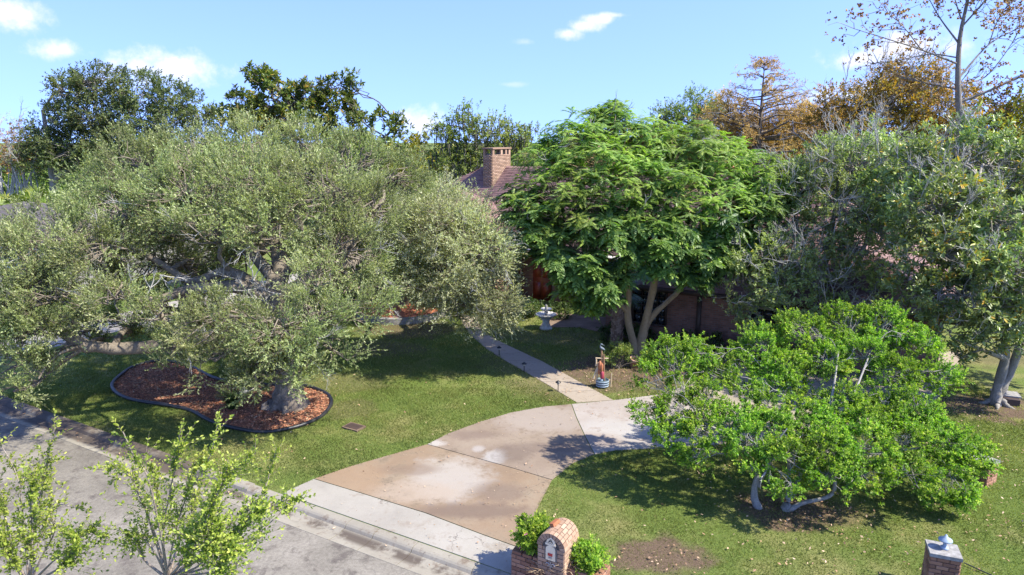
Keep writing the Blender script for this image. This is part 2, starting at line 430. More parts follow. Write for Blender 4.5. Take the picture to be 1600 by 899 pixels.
# ------------------------------------------------------------------ the street frame: u along the kerb, w away from the street
KB = [G(62, 640), G(799, 898)]                       # back of the kerb, on the lawn level
U2 = Vector((KB[1].x-KB[0].x, KB[1].y-KB[0].y)).normalized()
W2 = Vector((-U2.y, U2.x))                             # away from the street
K0 = Vector((KB[1].x, KB[1].y))


def F(u, w):  # street frame -> world xy
    return (K0.x+U2.x*u+W2.x*w, K0.y+U2.y*u+W2.y*w)


def uw(p):
    d = Vector((p[0], p[1]))-K0; return d.dot(U2), d.dot(W2)


ANG = math.atan2(U2.y, U2.x)
RZ = Matrix.Rotation(ANG, 4, 'Z')
KW = 0.72                                              # kerb and gutter width
ST_W = 6.4
print('street frame', ANG*57.3, 'camera at', uw((0, 0)))

# ------------------------------------------------------------------ ground sheets
# outlines traced on the photograph, set down on the lawn plane
def onkerb(px, py):
    x, y = F(uw(G(px, py))[0], 0.004); return Vector((x, y, LAWN))


apron = [onkerb(440, 772), G(490, 749), G(566, 772), G(666, 803), G(753, 836), G(806, 855), onkerb(801, 897)]
uA0 = uw(G(430, 772))[0]; uA1 = uw(G(801, 893))[0]
slab1 = [G(490, 749), G(545, 730), G(600, 714), G(667, 695), G(735, 714), G(800, 732), G(863, 751), G(835, 806), G(806, 855), G(753, 836), G(666, 803), G(566, 772)]
slab2 = [G(667, 695), G(700, 678), G(749, 660), G(799, 645), G(849, 636), G(893, 632), G(901, 654), G(915, 684), G(929, 711), G(895, 725), G(863, 751), G(800, 732), G(735, 714)]
slab3 = [G(893, 632), G(959, 626), G(1030, 617), G(1075, 602), G(1095, 640), G(1118, 696), G(1087, 699), G(1020, 702), G(960, 705), G(929, 711), G(915, 684), G(901, 654)]
slab4 = [G(1075, 602), G(1115, 583), G(1170, 565), G(1240, 552), G(1285, 605), G(1325, 668), G(1250, 682), G(1180, 690), G(1118, 696), G(1095, 640)]
slab5 = [G(1240, 552), G(1330, 543), G(1420, 543), G(1502, 552), G(1498, 571), G(1487, 592), G(1475, 612), G(1462, 628), G(1400, 651), G(1325, 668), G(1285, 605)]
drive = [apron, slab1, slab2, slab3, slab4, slab5]
wl = [G(901, 630), G(847, 597), G(789, 564), G(760, 546), G(733, 522), G(722, 505), G(716, 490)]
wr = [G(959, 626), G(905, 597), G(847, 565), G(789, 538), G(765, 525), G(752, 512), G(745, 497)]
walk = []
for i in range(6):
    a0, a1, b0, b1 = wl[i], wl[i+1], wr[i], wr[i+1]
    if i < 3:
        am, bm = (a0+a1)/2, (b0+b1)/2
        walk += [[a0, am, bm, b0], [am, a1, b1, bm]]
    else: walk.append([a0, a1, b1, b0])
ring = [G(*p) for p in [(204, 576), (178, 597), (172, 608), (189, 622), (227, 631), (265, 637), (299, 642), (321, 658), (352, 670), (385, 676), (420, 677), (447, 674), (472, 668), (492, 659),
                        (508, 648), (518, 637), (520, 628), (512, 616), (488, 608), (472, 606), (440, 604), (395, 603), (360, 601), (333, 593), (314, 582), (290, 571), (255, 566), (225, 569)]]
def chaikin(poly, it=2):
    p = [Vector(q) for q in poly]
    for _ in range(it):
        q = []
        for i in range(len(p)):
            a, b = p[i], p[(i+1) % len(p)]; q += [a*.75+b*.25, a*.25+b*.75]
        p = q
    return p
ring = chaikin(ring)
housebed = [G(842, 512), G(905, 512), G(975, 528), G(1015, 560), G(1060, 566), G(1120, 570), G(1180, 562), G(1240, 550), G(1240, 520), G(1100, 512), G(985, 500), G(860, 488)]

SPOTS = []                                             # worn, bare places in the lawn: (x, y, radius along x, radius along y, strength)
def spot(px, py, rx, ry, s=1.0):
    g = G(px, py); SPOTS.append((g.x, g.y, rx, ry, s))
spot(1225, 795, 1.25, 1.0, 1.0); spot(1290, 800, 1.0, .7, .7); spot(1545, 638, 1.9, 1.3, 1.0); spot(1035, 872, 1.05, .75, 1.0); spot(950, 590, 2.6, 1.8, .85)
spot(880, 600, 2.0, 1.8, .5); spot(980, 575, 2.4, 2.2, 1.0); spot(640, 515, 2.4, 1.4, .8); spot(600, 545, 1.8, 1.2, .55); spot(800, 560, 1.5, 2.2, .35)
spot(545, 640, .8, .9, .5); spot(530, 600, 1.6, 1.2, .45); spot(1570, 560, 3, 1.2, .5); spot(1460, 640, 1.2, .8, .5); spot(860, 527, 2.4, 1.2, .45); spot(1090, 575, 1.6, 1.5, .9)


def spotfield(X, Y):
    r = np.zeros(len(X))
    for (x, y, a, b, s) in SPOTS:
        d = np.sqrt(((X-x)/a)**2+((Y-y)/b)**2); r = np.maximum(r, s*np.clip((1.15-d)/.6, 0, 1))
    return r


def lawn_mat():
    m, nt, N, L, b = newmat('lawn'); co = coords(N, L)
    n0 = noise(N, L, co, .22, 4); n1 = noise(N, L, co, 1.1, 5, .6); n2 = noise(N, L, co, 22, 5, .7); n3 = noise(N, L, co, 90, 3, .7)
    f = math2(N, L, 'ADD', math2(N, L, 'MULTIPLY', n2, .5), math2(N, L, 'MULTIPLY', n3, .5))
    green = ramp(N, L, f, [(.3, (.045, .070, .018)), (.5, (.105, .150, .034)), (.68, (.19, .225, .055))])
    dry = ramp(N, L, f, [(.3, (.11, .10, .04)), (.5, (.22, .21, .08)), (.7, (.34, .31, .14))])
    c = mixc(N, L, maprange(N, L, math2(N, L, 'ADD', math2(N, L, 'MULTIPLY', n0, .6), math2(N, L, 'MULTIPLY', n1, .4)), .46, .66), green, dry)
    soil = ramp(N, L, f, [(.3, (.060, .042, .030)), (.5, (.125, .088, .060)), (.7, (.22, .16, .11))])
    acc = None
    for (x, y, a, bb, s) in SPOTS:
        v = N.new('ShaderNodeVectorMath'); v.operation = 'SUBTRACT'; L.new(co, v.inputs[0]); v.inputs[1].default_value = (x, y, 0)
        w = N.new('ShaderNodeVectorMath'); w.operation = 'MULTIPLY'; L.new(v.outputs[0], w.inputs[0]); w.inputs[1].default_value = (1/a, 1/bb, 0)
        ln = N.new('ShaderNodeVectorMath'); ln.operation = 'LENGTH'; L.new(w.outputs[0], ln.inputs[0])
        d = math2(N, L, 'ADD', ln.outputs['Value'], math2(N, L, 'MULTIPLY', math2(N, L, 'SUBTRACT', n1, .5), 2.2))
        k = maprange(N, L, d, 1.15, .6, 0, s)
        acc = k if acc is None else math2(N, L, 'MAXIMUM', acc, k)
    c = mixc(N, L, acc, c, soil)
    L.new(c, b.inputs['Base Color']); b.inputs['Roughness'].default_value = .95; b.inputs['Specular IOR Level'].default_value = .1
    bump(N, L, b, f, .9, .04); return m


M['lawn'] = lawn_mat()
big = [(-900, -900), (900, -900), (900, 900), (-900, 900)]
def sheet(name, poly, z, mat):
    me = bpy.data.meshes.new(name); me.from_pydata([(p[0], p[1], z) for p in poly], [], [list(range(len(poly)))]); me.materials.append(mat); me.update()
    if me.polygons[0].normal.z < 0: me.flip_normals()
    return link(name, me, None, 'structure')
sheet('ground', big, -0.3, M['lawn'])
sheet('lawn', [F(-300, 0), F(300, 0), F(300, 500), F(-300, 500)], LAWN, M['lawn'])
sheet('verge', [F(-300, -KW-ST_W-.3), F(300, -KW-ST_W-.3), F(300, -80), F(-300, -80)], LAWN, M['lawn'])


def street_mat():
    m, nt, N, L, b = newmat('street_asphalt'); co = coords(N, L)
    n0 = noise(N, L, co, .5, 5, .6); n1 = noise(N, L, co, 2.2, 6, .7); n2 = noise(N, L, co, 70, 3, .7)
    c = ramp(N, L, n0, [(.3, (.128, .114, .092)), (.5, (.192, .173, .140)), (.7, (.252, .228, .188))])
    c = mixc(N, L, maprange(N, L, n1, .50, .64, 0, .75), c, (.085, .070, .060))
    n5 = noise(N, L, co, 14, 5, .75)
    c = mixc(N, L, .6, c, ramp(N, L, n5, [(.32, (.55, .54, .53)), (.68, (1.4, 1.4, 1.4))]), 'MULTIPLY')
    c = mixc(N, L, .6, c, ramp(N, L, n2, [(.3, (.45, .45, .45)), (.7, (1.45, 1.45, 1.45))]), 'MULTIPLY')
    ck = N.new('ShaderNodeTexVoronoi'); ck.feature = 'DISTANCE_TO_EDGE'; ck.inputs['Scale'].default_value = .45
    wv = N.new('ShaderNodeVectorMath'); wv.operation = 'ADD'; nn = N.new('ShaderNodeTexNoise'); nn.inputs['Scale'].default_value = 1.5; L.new(co, nn.inputs['Vector'])
    L.new(co, wv.inputs[0]); L.new(nn.outputs['Color'], wv.inputs[1]); L.new(wv.outputs[0], ck.inputs['Vector'])
    c = mixc(N, L, maprange(N, L, ck.outputs['Distance'], .008, .0, 0, .3), c, (.05, .045, .04))
    L.new(c, b.inputs['Base Color']); b.inputs['Roughness'].default_value = .85; bump(N, L, b, n2, .5, .01); return m


sheet('street', [F(-300, -KW), F(300, -KW), F(300, -KW-ST_W), F(-300, -KW-ST_W)], 0.0, street_mat())


def concrete(name, stops, stain, spots=(), rough=.82):
    m, nt, N, L, b = newmat(name); co = coords(N, L)
    n0 = noise(N, L, co, .55, 5, .6); n1 = noise(N, L, co, 2.6, 6, .65); n2 = noise(N, L, co, 60, 4, .7); n4 = noise(N, L, co, 9, 5, .7)
    f = math2(N, L, 'ADD', math2(N, L, 'MULTIPLY', n0, .5), math2(N, L, 'ADD', math2(N, L, 'MULTIPLY', n1, .35), math2(N, L, 'MULTIPLY', n4, .15)))
    c = ramp(N, L, f, stops)
    c = mixc(N, L, maprange(N, L, math2(N, L, 'ADD', math2(N, L, 'MULTIPLY', n1, .7), math2(N, L, 'MULTIPLY', n4, .3)), .50, .66, 0, .8), c, stain)
    ck = N.new('ShaderNodeTexVoronoi'); ck.feature = 'DISTANCE_TO_EDGE'; ck.inputs['Scale'].default_value = .33
    wv = N.new('ShaderNodeVectorMath'); wv.operation = 'ADD'; nn = N.new('ShaderNodeTexNoise'); nn.inputs['Scale'].default_value = 2.2; nn.inputs['Detail'].default_value = 5; L.new(co, nn.inputs['Vector'])
    L.new(co, wv.inputs[0]); L.new(nn.outputs['Color'], wv.inputs[1]); L.new(wv.outputs[0], ck.inputs['Vector'])
    c = mixc(N, L, math2(N, L, 'MULTIPLY', maprange(N, L, ck.outputs['Distance'], .004, .0, 0, .7), maprange(N, L, n0, .5, .56)), c, (.07, .055, .045))
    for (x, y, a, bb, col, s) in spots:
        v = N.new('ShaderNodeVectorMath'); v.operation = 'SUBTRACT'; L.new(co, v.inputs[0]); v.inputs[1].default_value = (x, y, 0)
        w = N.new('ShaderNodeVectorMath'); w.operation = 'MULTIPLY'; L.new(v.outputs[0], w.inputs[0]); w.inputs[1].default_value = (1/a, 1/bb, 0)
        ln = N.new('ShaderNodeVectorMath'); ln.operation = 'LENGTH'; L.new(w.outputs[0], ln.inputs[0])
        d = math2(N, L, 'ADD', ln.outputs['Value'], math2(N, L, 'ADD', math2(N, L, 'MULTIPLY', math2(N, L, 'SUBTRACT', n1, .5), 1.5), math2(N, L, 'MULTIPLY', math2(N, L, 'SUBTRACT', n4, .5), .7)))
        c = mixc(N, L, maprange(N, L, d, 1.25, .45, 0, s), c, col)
    sp = noise(N, L, co, 9, 2, .5)
    c = mixc(N, L, maprange(N, L, sp, .70, .76, 0, .6), c, (.09, .07, .055))
    c = mixc(N, L, .4, c, ramp(N, L, n2, [(.3, (.7, .7, .7)), (.7, (1.25, 1.25, 1.25))]), 'MULTIPLY')
    L.new(c, b.inputs['Base Color']); b.inputs['Roughness'].default_value = rough; bump(N, L, b, n2, .3, .006); return m


def gsp(px, py, a, b, col, s):
    g = G(px, py); return (g.x, g.y, a, b, col, s)


M['apron'] = concrete('apron_concrete', [(.3, (0.221, 0.200, 0.167)), (.5, (0.287, 0.264, 0.222)), (.7, (0.346, 0.321, 0.277))], (0.213, 0.178, 0.138))
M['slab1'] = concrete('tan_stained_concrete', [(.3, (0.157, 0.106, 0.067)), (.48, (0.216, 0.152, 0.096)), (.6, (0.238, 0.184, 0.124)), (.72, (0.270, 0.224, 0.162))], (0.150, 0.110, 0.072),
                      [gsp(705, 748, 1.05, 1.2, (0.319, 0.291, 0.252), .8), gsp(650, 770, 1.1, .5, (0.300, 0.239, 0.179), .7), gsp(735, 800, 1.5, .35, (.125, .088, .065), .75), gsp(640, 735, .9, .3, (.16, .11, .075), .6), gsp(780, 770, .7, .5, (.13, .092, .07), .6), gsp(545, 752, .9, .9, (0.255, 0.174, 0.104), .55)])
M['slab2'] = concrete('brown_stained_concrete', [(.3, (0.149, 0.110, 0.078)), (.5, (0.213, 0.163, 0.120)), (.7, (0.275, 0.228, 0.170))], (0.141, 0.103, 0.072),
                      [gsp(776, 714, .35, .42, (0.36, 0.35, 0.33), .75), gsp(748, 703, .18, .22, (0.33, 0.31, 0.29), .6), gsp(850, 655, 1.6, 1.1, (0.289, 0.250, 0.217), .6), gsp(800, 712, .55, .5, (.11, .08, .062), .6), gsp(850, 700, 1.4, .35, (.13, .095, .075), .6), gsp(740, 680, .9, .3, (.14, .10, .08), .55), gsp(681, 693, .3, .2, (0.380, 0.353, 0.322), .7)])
M['slab3'] = concrete('pale_worn_concrete', [(.3, (0.228, 0.187, 0.158)), (.5, (0.304, 0.268, 0.238)), (.7, (0.380, 0.353, 0.322))], (0.213, 0.162, 0.130),
                      [gsp(1010, 672, 2.0, .8, (.36, .355, .34), .5), gsp(930, 690, .8, .6, (0.258, 0.202, 0.164), .7)])
M['slab4'] = concrete('pinkish_concrete', [(.3, (0.217, 0.178, 0.128)), (.5, (0.289, 0.246, 0.179)), (.7, (0.347, 0.307, 0.232))], (0.217, 0.168, 0.116))
M['walk'] = concrete('walkway_concrete', [(.3, (0.221, 0.178, 0.135)), (.5, (0.295, 0.246, 0.192)), (.7, (0.354, 0.303, 0.242))], (0.207, 0.160, 0.117))
def gutter_dirt(m):
    nt = m.node_tree; N = nt.nodes; L = nt.links; b = N['Principled BSDF']; old = b.inputs['Base Color'].links[0].from_socket; co = coords(N, L)
    d = N.new('ShaderNodeVectorMath'); d.operation = 'DOT_PRODUCT'; L.new(co, d.inputs[0]); d.inputs[1].default_value = (W2.x, W2.y, 0)
    w_ = math2(N, L, 'SUBTRACT', d.outputs['Value'], K0.dot(W2)); n = noise(N, L, co, 1.4, 5, .65)
    d2 = N.new('ShaderNodeVectorMath'); d2.operation = 'DOT_PRODUCT'; L.new(co, d2.inputs[0]); d2.inputs[1].default_value = (U2.x, U2.y, 0)
    u_ = math2(N, L, 'SUBTRACT', d2.outputs['Value'], K0.dot(U2))
    far = maprange(N, L, math2(N, L, 'ADD', u_, math2(N, L, 'MULTIPLY', n, 1.5)), uA0-.2, uA0-2.5, 0, .9)
    band = math2(N, L, 'MULTIPLY', maprange(N, L, w_, -.62, -.46), maprange(N, L, w_, -.20, -.36)); band = math2(N, L, 'MULTIPLY', band, maprange(N, L, n, .42, .56, 0, .85))
    wide = math2(N, L, 'MULTIPLY', far, maprange(N, L, w_, -.66, -.50, 0, 1)); wide = math2(N, L, 'MULTIPLY', wide, maprange(N, L, n, .30, .5, .35, 1))
    L.new(mixc(N, L, math2(N, L, 'MAXIMUM', band, wide), old, (.060, .042, .030)), b.inputs['Base Color'])


M['kerb'] = concrete('kerb_concrete', [(.3, (0.186, 0.165, 0.129)), (.5, (0.257, 0.232, 0.183)), (.7, (0.320, 0.298, 0.241))], (0.112, 0.073, 0.045))
gutter_dirt(M['kerb'])


def top_z(x, y):
    return LAWN+.014


dw = thing('driveway', '', '', (0, 0, 0))
for k in ('label', 'category'): del dw[k]
dw['kind'] = 'structure'
for poly, mt in zip(drive, ('apron', 'slab1', 'slab2', 'slab3', 'slab4', 'slab4')):
    prism('concrete_slab', inset([(p.x, p.y) for p in poly], .012), LAWN-.06, top_z, M[mt], dw)
wk = thing('walkway', '', '', (0, 0, 0))
for k in ('label', 'category'): del wk[k]
wk['kind'] = 'structure'
for poly in walk:
    prism('concrete_slab', inset([(p.x, p.y) for p in poly], .012), LAWN-.06, LAWN+.014, M['walk'], wk)

# mountable kerb with its gutter pan, cast in lengths
kb = thing('kerb', '', '', (0, 0, 0))
for k in ('label', 'category'): del kb[k]
kb['kind'] = 'structure'
rngk = random.Random(3)
uj = [uw(G(550, 812))[0], uw(G(590, 829))[0], uw(G(653, 848))[0], uw(G(745, 882))[0]]
cuts = sorted([uj[0]-3*i for i in range(1, 22)] + uj + [uj[-1]+1.4+3*i for i in range(0, 12)])
for a, b in zip(cuts[:-1], cuts[1:]):
    low = (a+b)/2 > uA0-.3 and (a+b)/2 < uA1+.4        # dropped at the drive
    h = LAWN+.004 if low else LAWN+.03
    prof = [(0, -.12), (0, h), (-.13, h-.003), (-.18, h-.014), (-.22, h-.04), (-.26, .012), (-.40, -.014), (-KW, .006), (-KW, -.12)]
    n = len(prof); vs = []
    for u_ in (a+.008, b-.008):
        for (w_, z_) in prof:
            x, y = F(u_, w_-.004); vs.append((x, y, z_))
    fs = [[i, (i+1) % n, n+(i+1) % n, n+i] for i in range(n)] + [list(range(n)), list(range(2*n-1, n-1, -1))]
    me = bpy.data.meshes.new('kerb_segment'); me.from_pydata(vs, [], fs); me.materials.append(M['kerb']); me.update()
    bm_ = me
    link('kerb_segment', me, kb)
# kerb on the camera's side of the street
prism('near_kerb', [F(-300, -KW-ST_W), F(300, -KW-ST_W), F(300, -KW-ST_W-.3), F(-300, -KW-ST_W-.3)], -.1, LAWN+.02, M['kerb'], None, 'structure')

us = uw(G(20, 545))[0]
prism('neighbour_driveway', [F(us-1.6, .01), F(us+1.2, .01), F(us+1.2, 22), F(us-1.6, 22)], LAWN-.06, LAWN+.012, M['apron'], None, 'structure')
# ------------------------------------------------------------------ planting beds
RNG = np.random.default_rng(11)
prism('mulch_bed', [(p.x, p.y) for p in inset([(p.x, p.y) for p in ring], .02) and [Vector((q[0], q[1])) for q in inset([(p.x, p.y) for p in ring], .02)]], LAWN-.02, LAWN+.02,
      noisy_mat('mulch_base', [(.3, (.085, .040, .026)), (.5, (.17, .075, .043)), (.7, (.28, .13, .075))], 1.6, 45, .95, .8, .03), None, 'structure')
prism('house_bed', [(p.x, p.y) for p in housebed], LAWN-.02, LAWN+.010, M['soil'], None, 'structure')
ed = Acc()
pts = np.array([(p.x, p.y, LAWN+.055) for p in ring]); pts = np.vstack([pts, pts[:2]])
pts[:, 2] += .016*np.sin(np.arange(len(pts))*.45)+.006*np.sin(np.arange(len(pts))*.8); pts[:, :2] += .012*np.sin(np.arange(len(pts))*.28)[:, None]
pts[-2:] = pts[:2]
v, f = tube_vf(pts, np.full(len(pts), .055), 8); ed.add(v, f)
tag(ed.build('garden_edging', [M['black']], smooth=True), 'black plastic edging ring curving round the red mulch under the big oak', 'garden edging')


def scatter_flat(name, polyfun, n, lmin, lmax, wfrac, mats, z0, label=None, lift=.5, bbox=None, seed=1, kind='stuff', parent=None):
    """many small flat chips or leaves lying at slightly different tilts"""
    r = np.random.default_rng(seed); X = r.uniform(bbox[0], bbox[1], n*3); Y = r.uniform(bbox[2], bbox[3], n*3)
    k = polyfun(X, Y, r); X, Y = X[k][:n], Y[k][:n]; n = len(X)
    th = r.uniform(0, 6.283, n); L_ = r.uniform(lmin, lmax, n); W_ = L_*r.uniform(*wfrac, n)
    d = np.stack([np.cos(th), np.sin(th), r.normal(0, lift*.5, n)], -1); d = nrm(d)
    up = nrm(np.stack([r.normal(0, lift*.6, n), r.normal(0, lift*.6, n), np.ones(n)], -1)); s = nrm(np.cross(d, up)); up = np.cross(s, d)
    c = np.stack([X, Y, z0+r.uniform(.006, .03, n)+.3*L_*np.abs(d[:, 2])], -1)
    A = Acc(); add_leaves(A, c-d*L_[:, None]/2, d, up, L_, W_, r.random(n), fold=.12)
    return A.build(name, mats, parent, kind=kind)


def add_leaves(A, pos, d, n, L_, W_, tint, fold=.15, shape='quad', mat=0, curl=0.0):
    k = len(pos)
    if k == 0: return
    s = np.cross(d, n); L_ = np.asarray(L_)[:, None] if np.ndim(L_) else np.full((k, 1), L_); W_ = np.asarray(W_)[:, None] if np.ndim(W_) else np.full((k, 1), W_)
    if shape == 'quad':
        v = np.stack([pos, pos+d*L_*.48+s*W_*.5+n*W_*fold, pos+d*L_-n*L_*curl, pos+d*L_*.48-s*W_*.5+n*W_*fold], 1)
        f = np.arange(k)[:, None]*4+np.array([0, 1, 2, 3])[None]
        A.add(v.reshape(-1, 3), f, tint, mat)
    elif shape == 'tri':
        v = np.stack([pos+s*W_*.5, pos-s*W_*.5, pos+d*L_], 1)
        A.add(v.reshape(-1, 3), np.arange(k)[:, None]*3+np.array([0, 1, 2])[None], tint, mat)
    else:   # six-point leaf folded on its midrib
        v = np.stack([pos, pos+d*L_*.28+s*W_*.44+n*W_*fold, pos+d*L_*.68+s*W_*.46+n*(W_*fold-L_*curl*.5), pos+d*L_-n*L_*curl,
                      pos+d*L_*.68-s*W_*.46+n*(W_*fold-L_*curl*.5), pos+d*L_*.28-s*W_*.44+n*W_*fold], 1)
        b = np.arange(k)[:, None]*6
        f = np.stack([b+np.array([0, 1, 2, 3]), b+np.array([0, 3, 4, 5])], 1).reshape(-1, 4)
        A.add(v.reshape(-1, 3), f, np.repeat(tint, 2) if np.ndim(tint) else tint, mat)


ringp = [(p.x, p.y) for p in ring]; rx = [p[0] for p in ringp]; ry = [p[1] for p in ringp]
scatter_flat('mulch_chips', lambda X, Y, r: inside(ringp, X, Y), 15000, .03, .11, (.2, .5), [M['chip']], LAWN+.015, bbox=(min(rx), max(rx), min(ry), max(ry)), seed=4)
scatter_flat('dead_straw', lambda X, Y, r: inside(ringp, X, Y) & (r.random(len(X)) < .5), 2600, .05, .2, (.08, .22), [M['straw']], LAWN+.02, bbox=(min(rx), max(rx), min(ry), max(ry)), seed=5)

# raised round bed of the second oak
b2 = G(628, 489); b2r = 2.0
rb = thing('raised_tree_bed', 'raised round bed of red mulch with a low grey border under the second oak', 'tree bed', (b2.x, b2.y, LAWN))
v, f = lathe([(b2r+.12, -.05), (b2r+.12, .26), (b2r+.08, .29), (b2r-.06, .29), (b2r-.10, .26), (b2r-.10, 0)], 40); local_part('border', mesh_of('border', (v, f), M['cap']), rb)
v, f = lathe([(b2r-.1, .2), (b2r*.6, .30), (.01, .36)], 40); local_part('mulch', mesh_of('mulch', (v, f), noisy_mat('red_mulch', [(.3, (.26, .08, .04)), (.5, (.42, .14, .07)), (.7, (.55, .23, .12))], 6, 50, .95, .8, .03)), rb)

# ------------------------------------------------------------------ grass and fallen leaves
excl = [inset([(p.x, p.y) for p in q], .045) for q in drive+walk] + [ringp, [(p.x, p.y) for p in housebed]]


wide = [inset([(p.x, p.y) for p in q], -.07) for q in drive+walk]


def lawn_ok(X, Y, r):
    k = ((X-K0.x)*W2.x+(Y-K0.y)*W2.y) > .02
    for q in excl: k &= ~inside(q, X, Y)
    k &= ~(((X-K0.x)*U2.x+(Y-K0.y)*U2.y > uA0-.1) & ((X-K0.x)*U2.x+(Y-K0.y)*U2.y < uA1+.2) & ((X-K0.x)*W2.x+(Y-K0.y)*W2.y < .15))
    near = sum(inside(q, X, Y).astype(int) for q in wide); k &= near < 2
    k &= ((X-b2.x)**2+(Y-b2.y)**2) > (b2r+.15)**2
    return k


def wob(X, Y):
    return (np.sin(X*1.3+.7*np.sin(Y*1.1))*np.cos(Y*1.7+.5*np.sin(X*.9))+.6*np.sin(X*3.1+Y*2.3)+.5*np.sin(X*5.3-Y*4.7))/2.1


def build_grass():
    r = np.random.default_rng(21); A = Acc()
    for (y0, y1, n, hl) in ((8.5, 15, 300000, .055), (15, 21, 230000, .066), (21, 32, 120000, .085)):
        X = r.uniform(-16, 15.5, n); Y = r.uniform(y0, y1, n)
        k = lawn_ok(X, Y, r) & (np.abs(X) < Y*.82+2.5) & (r.random(n) > spotfield(X, Y)*(.75+.3*wob(X, Y))); X, Y = X[k], Y[k]; n2 = len(X)
        th = r.uniform(0, 6.283, n2); lean = r.uniform(.25, 1.1, n2)
        d = nrm(np.stack([np.cos(th)*lean, np.sin(th)*lean, np.ones(n2)], -1)); up = nrm(np.stack([-np.sin(th), np.cos(th), r.normal(0, .3, n2)], -1)); s = np.cross(d, up); up = np.cross(s, d)
        w_ = wob(X*.5, Y*.5)
        w2 = wob(X*2.2+5, Y*2.2)
        w3 = wob(X*.23+1, Y*.27+4)
        t = np.clip(.40+.26*w_+.18*w2+.16*w3+r.normal(0, .2, n2)+.25*spotfield(X, Y), 0, 1)
        add_leaves(A, np.stack([X, Y, np.full(n2, LAWN-.005)], -1), d, nrm(np.cross(s, d)), hl*r.uniform(.45, 1.2, n2)*(1+.35*wob(X*1.3, Y*1.3)), .011+.003*r.random(n2)+(y0-8)*.0009, t, shape='tri')
    A.build('grass', [M['grass']], kind='stuff')


build_grass()


def leaf_density(X, Y, r):
    right = np.clip((X-2.0)/5, 0, 1)*np.clip((19-Y)/4, 0, 1); p = .03+.55*right*(.5+.5*wob(X*.7+3, Y*.7)) + .4*spotfield(X, Y)*(X > 1)
    u_, w_ = (X-K0.x)*U2.x+(Y-K0.y)*U2.y, (X-K0.x)*W2.x+(Y-K0.y)*W2.y
    return (r.random(len(X)) < p) & (w_ > .1)
scatter_flat('fallen_leaves', leaf_density, 7500, .03, .085, (.35, .6), [M['dryleaf']], LAWN+.03, bbox=(-10, 14, 8.5, 24), seed=9, lift=.8)
scatter_flat('drive_litter', lambda X, Y, r: np.any([inside(q, X, Y) for q in excl[:6]], axis=0) & (r.random(len(X)) < .5), 900, .012, .045, (.4, .8), [M['straw']], LAWN+.012, bbox=(-6, 8, 11, 22), seed=10, lift=.4)
def gutterband(X, Y, r):
    w_ = (X-K0.x)*W2.x+(Y-K0.y)*W2.y; u_ = (X-K0.x)*U2.x+(Y-K0.y)*U2.y
    return (w_ > -.62) & (w_ < -.12) & (r.random(len(X)) < .35+.65*(u_ < uA0))
scatter_flat('gutter_litter', gutterband, 900, .03, .10, (.25, .6), [M['dryleaf']], .0, bbox=(-16, 2, 10, 21), seed=12, lift=.5)

# ------------------------------------------------------------------ trees
def batch_cones(A, p0, p1, r0, mat, sides=3, tip=.25):
    """thin tapered twigs, all at once"""
    k = len(p0)
    if k == 0: return
    d = nrm(p1-p0); ref = np.where(np.abs(d[:, 2:3]) > .9, np.array([[1., 0, 0]]), np.array([[0, 0, 1.]])); a = nrm(np.cross(d, ref)); b = np.cross(d, a)
    th = np.arange(sides)/sides*6.2832; ring_ = np.cos(th)[None, :, None]*a[:, None]+np.sin(th)[None, :, None]*b[:, None]
    r0 = np.broadcast_to(np.asarray(r0, float), (k,))[:, None, None]
    v = np.concatenate([p0[:, None]+ring_*r0, p1[:, None]+ring_*r0*tip], 1).reshape(-1, 3)
    base = np.arange(k)[:, None, None]*2*sides; j = np.arange(sides)[None, :, None]
    f = base+np.concatenate([j, (j+1) % sides, sides+(j+1) % sides, sides+j], -1)
    A.add(v, f.reshape(-1, 4), .5, mat)


def batch_bent(A, p0, p1, r0, r1, mat, rng, sag=.12, sides=4, tip=.6):
    """a branch in three tapering pieces with a bend"""
    L_ = np.linalg.norm(p1-p0, axis=1, keepdims=True)
    j1 = p0+(p1-p0)*.35+rng.normal(0, 1, p0.shape)*L_*sag; j2 = p0+(p1-p0)*.7+rng.normal(0, 1, p0.shape)*L_*sag*.8
    r0 = np.broadcast_to(np.asarray(r0, float), (len(p0),)); r1 = np.broadcast_to(np.asarray(r1, float), (len(p0),))
    ra = r0*.65+r1*.35; rb_ = r0*.3+r1*.7
    batch_cones(A, p0, j1, r0, mat, sides, float(np.mean(ra/np.maximum(r0, 1e-5)))); batch_cones(A, j1, j2, ra, mat, sides, float(np.mean(rb_/np.maximum(ra, 1e-5))))
    batch_cones(A, j2, p1, rb_, mat, sides, tip)


def unit(rng, n):
    return nrm(rng.normal(0, 1, (n, 3)))


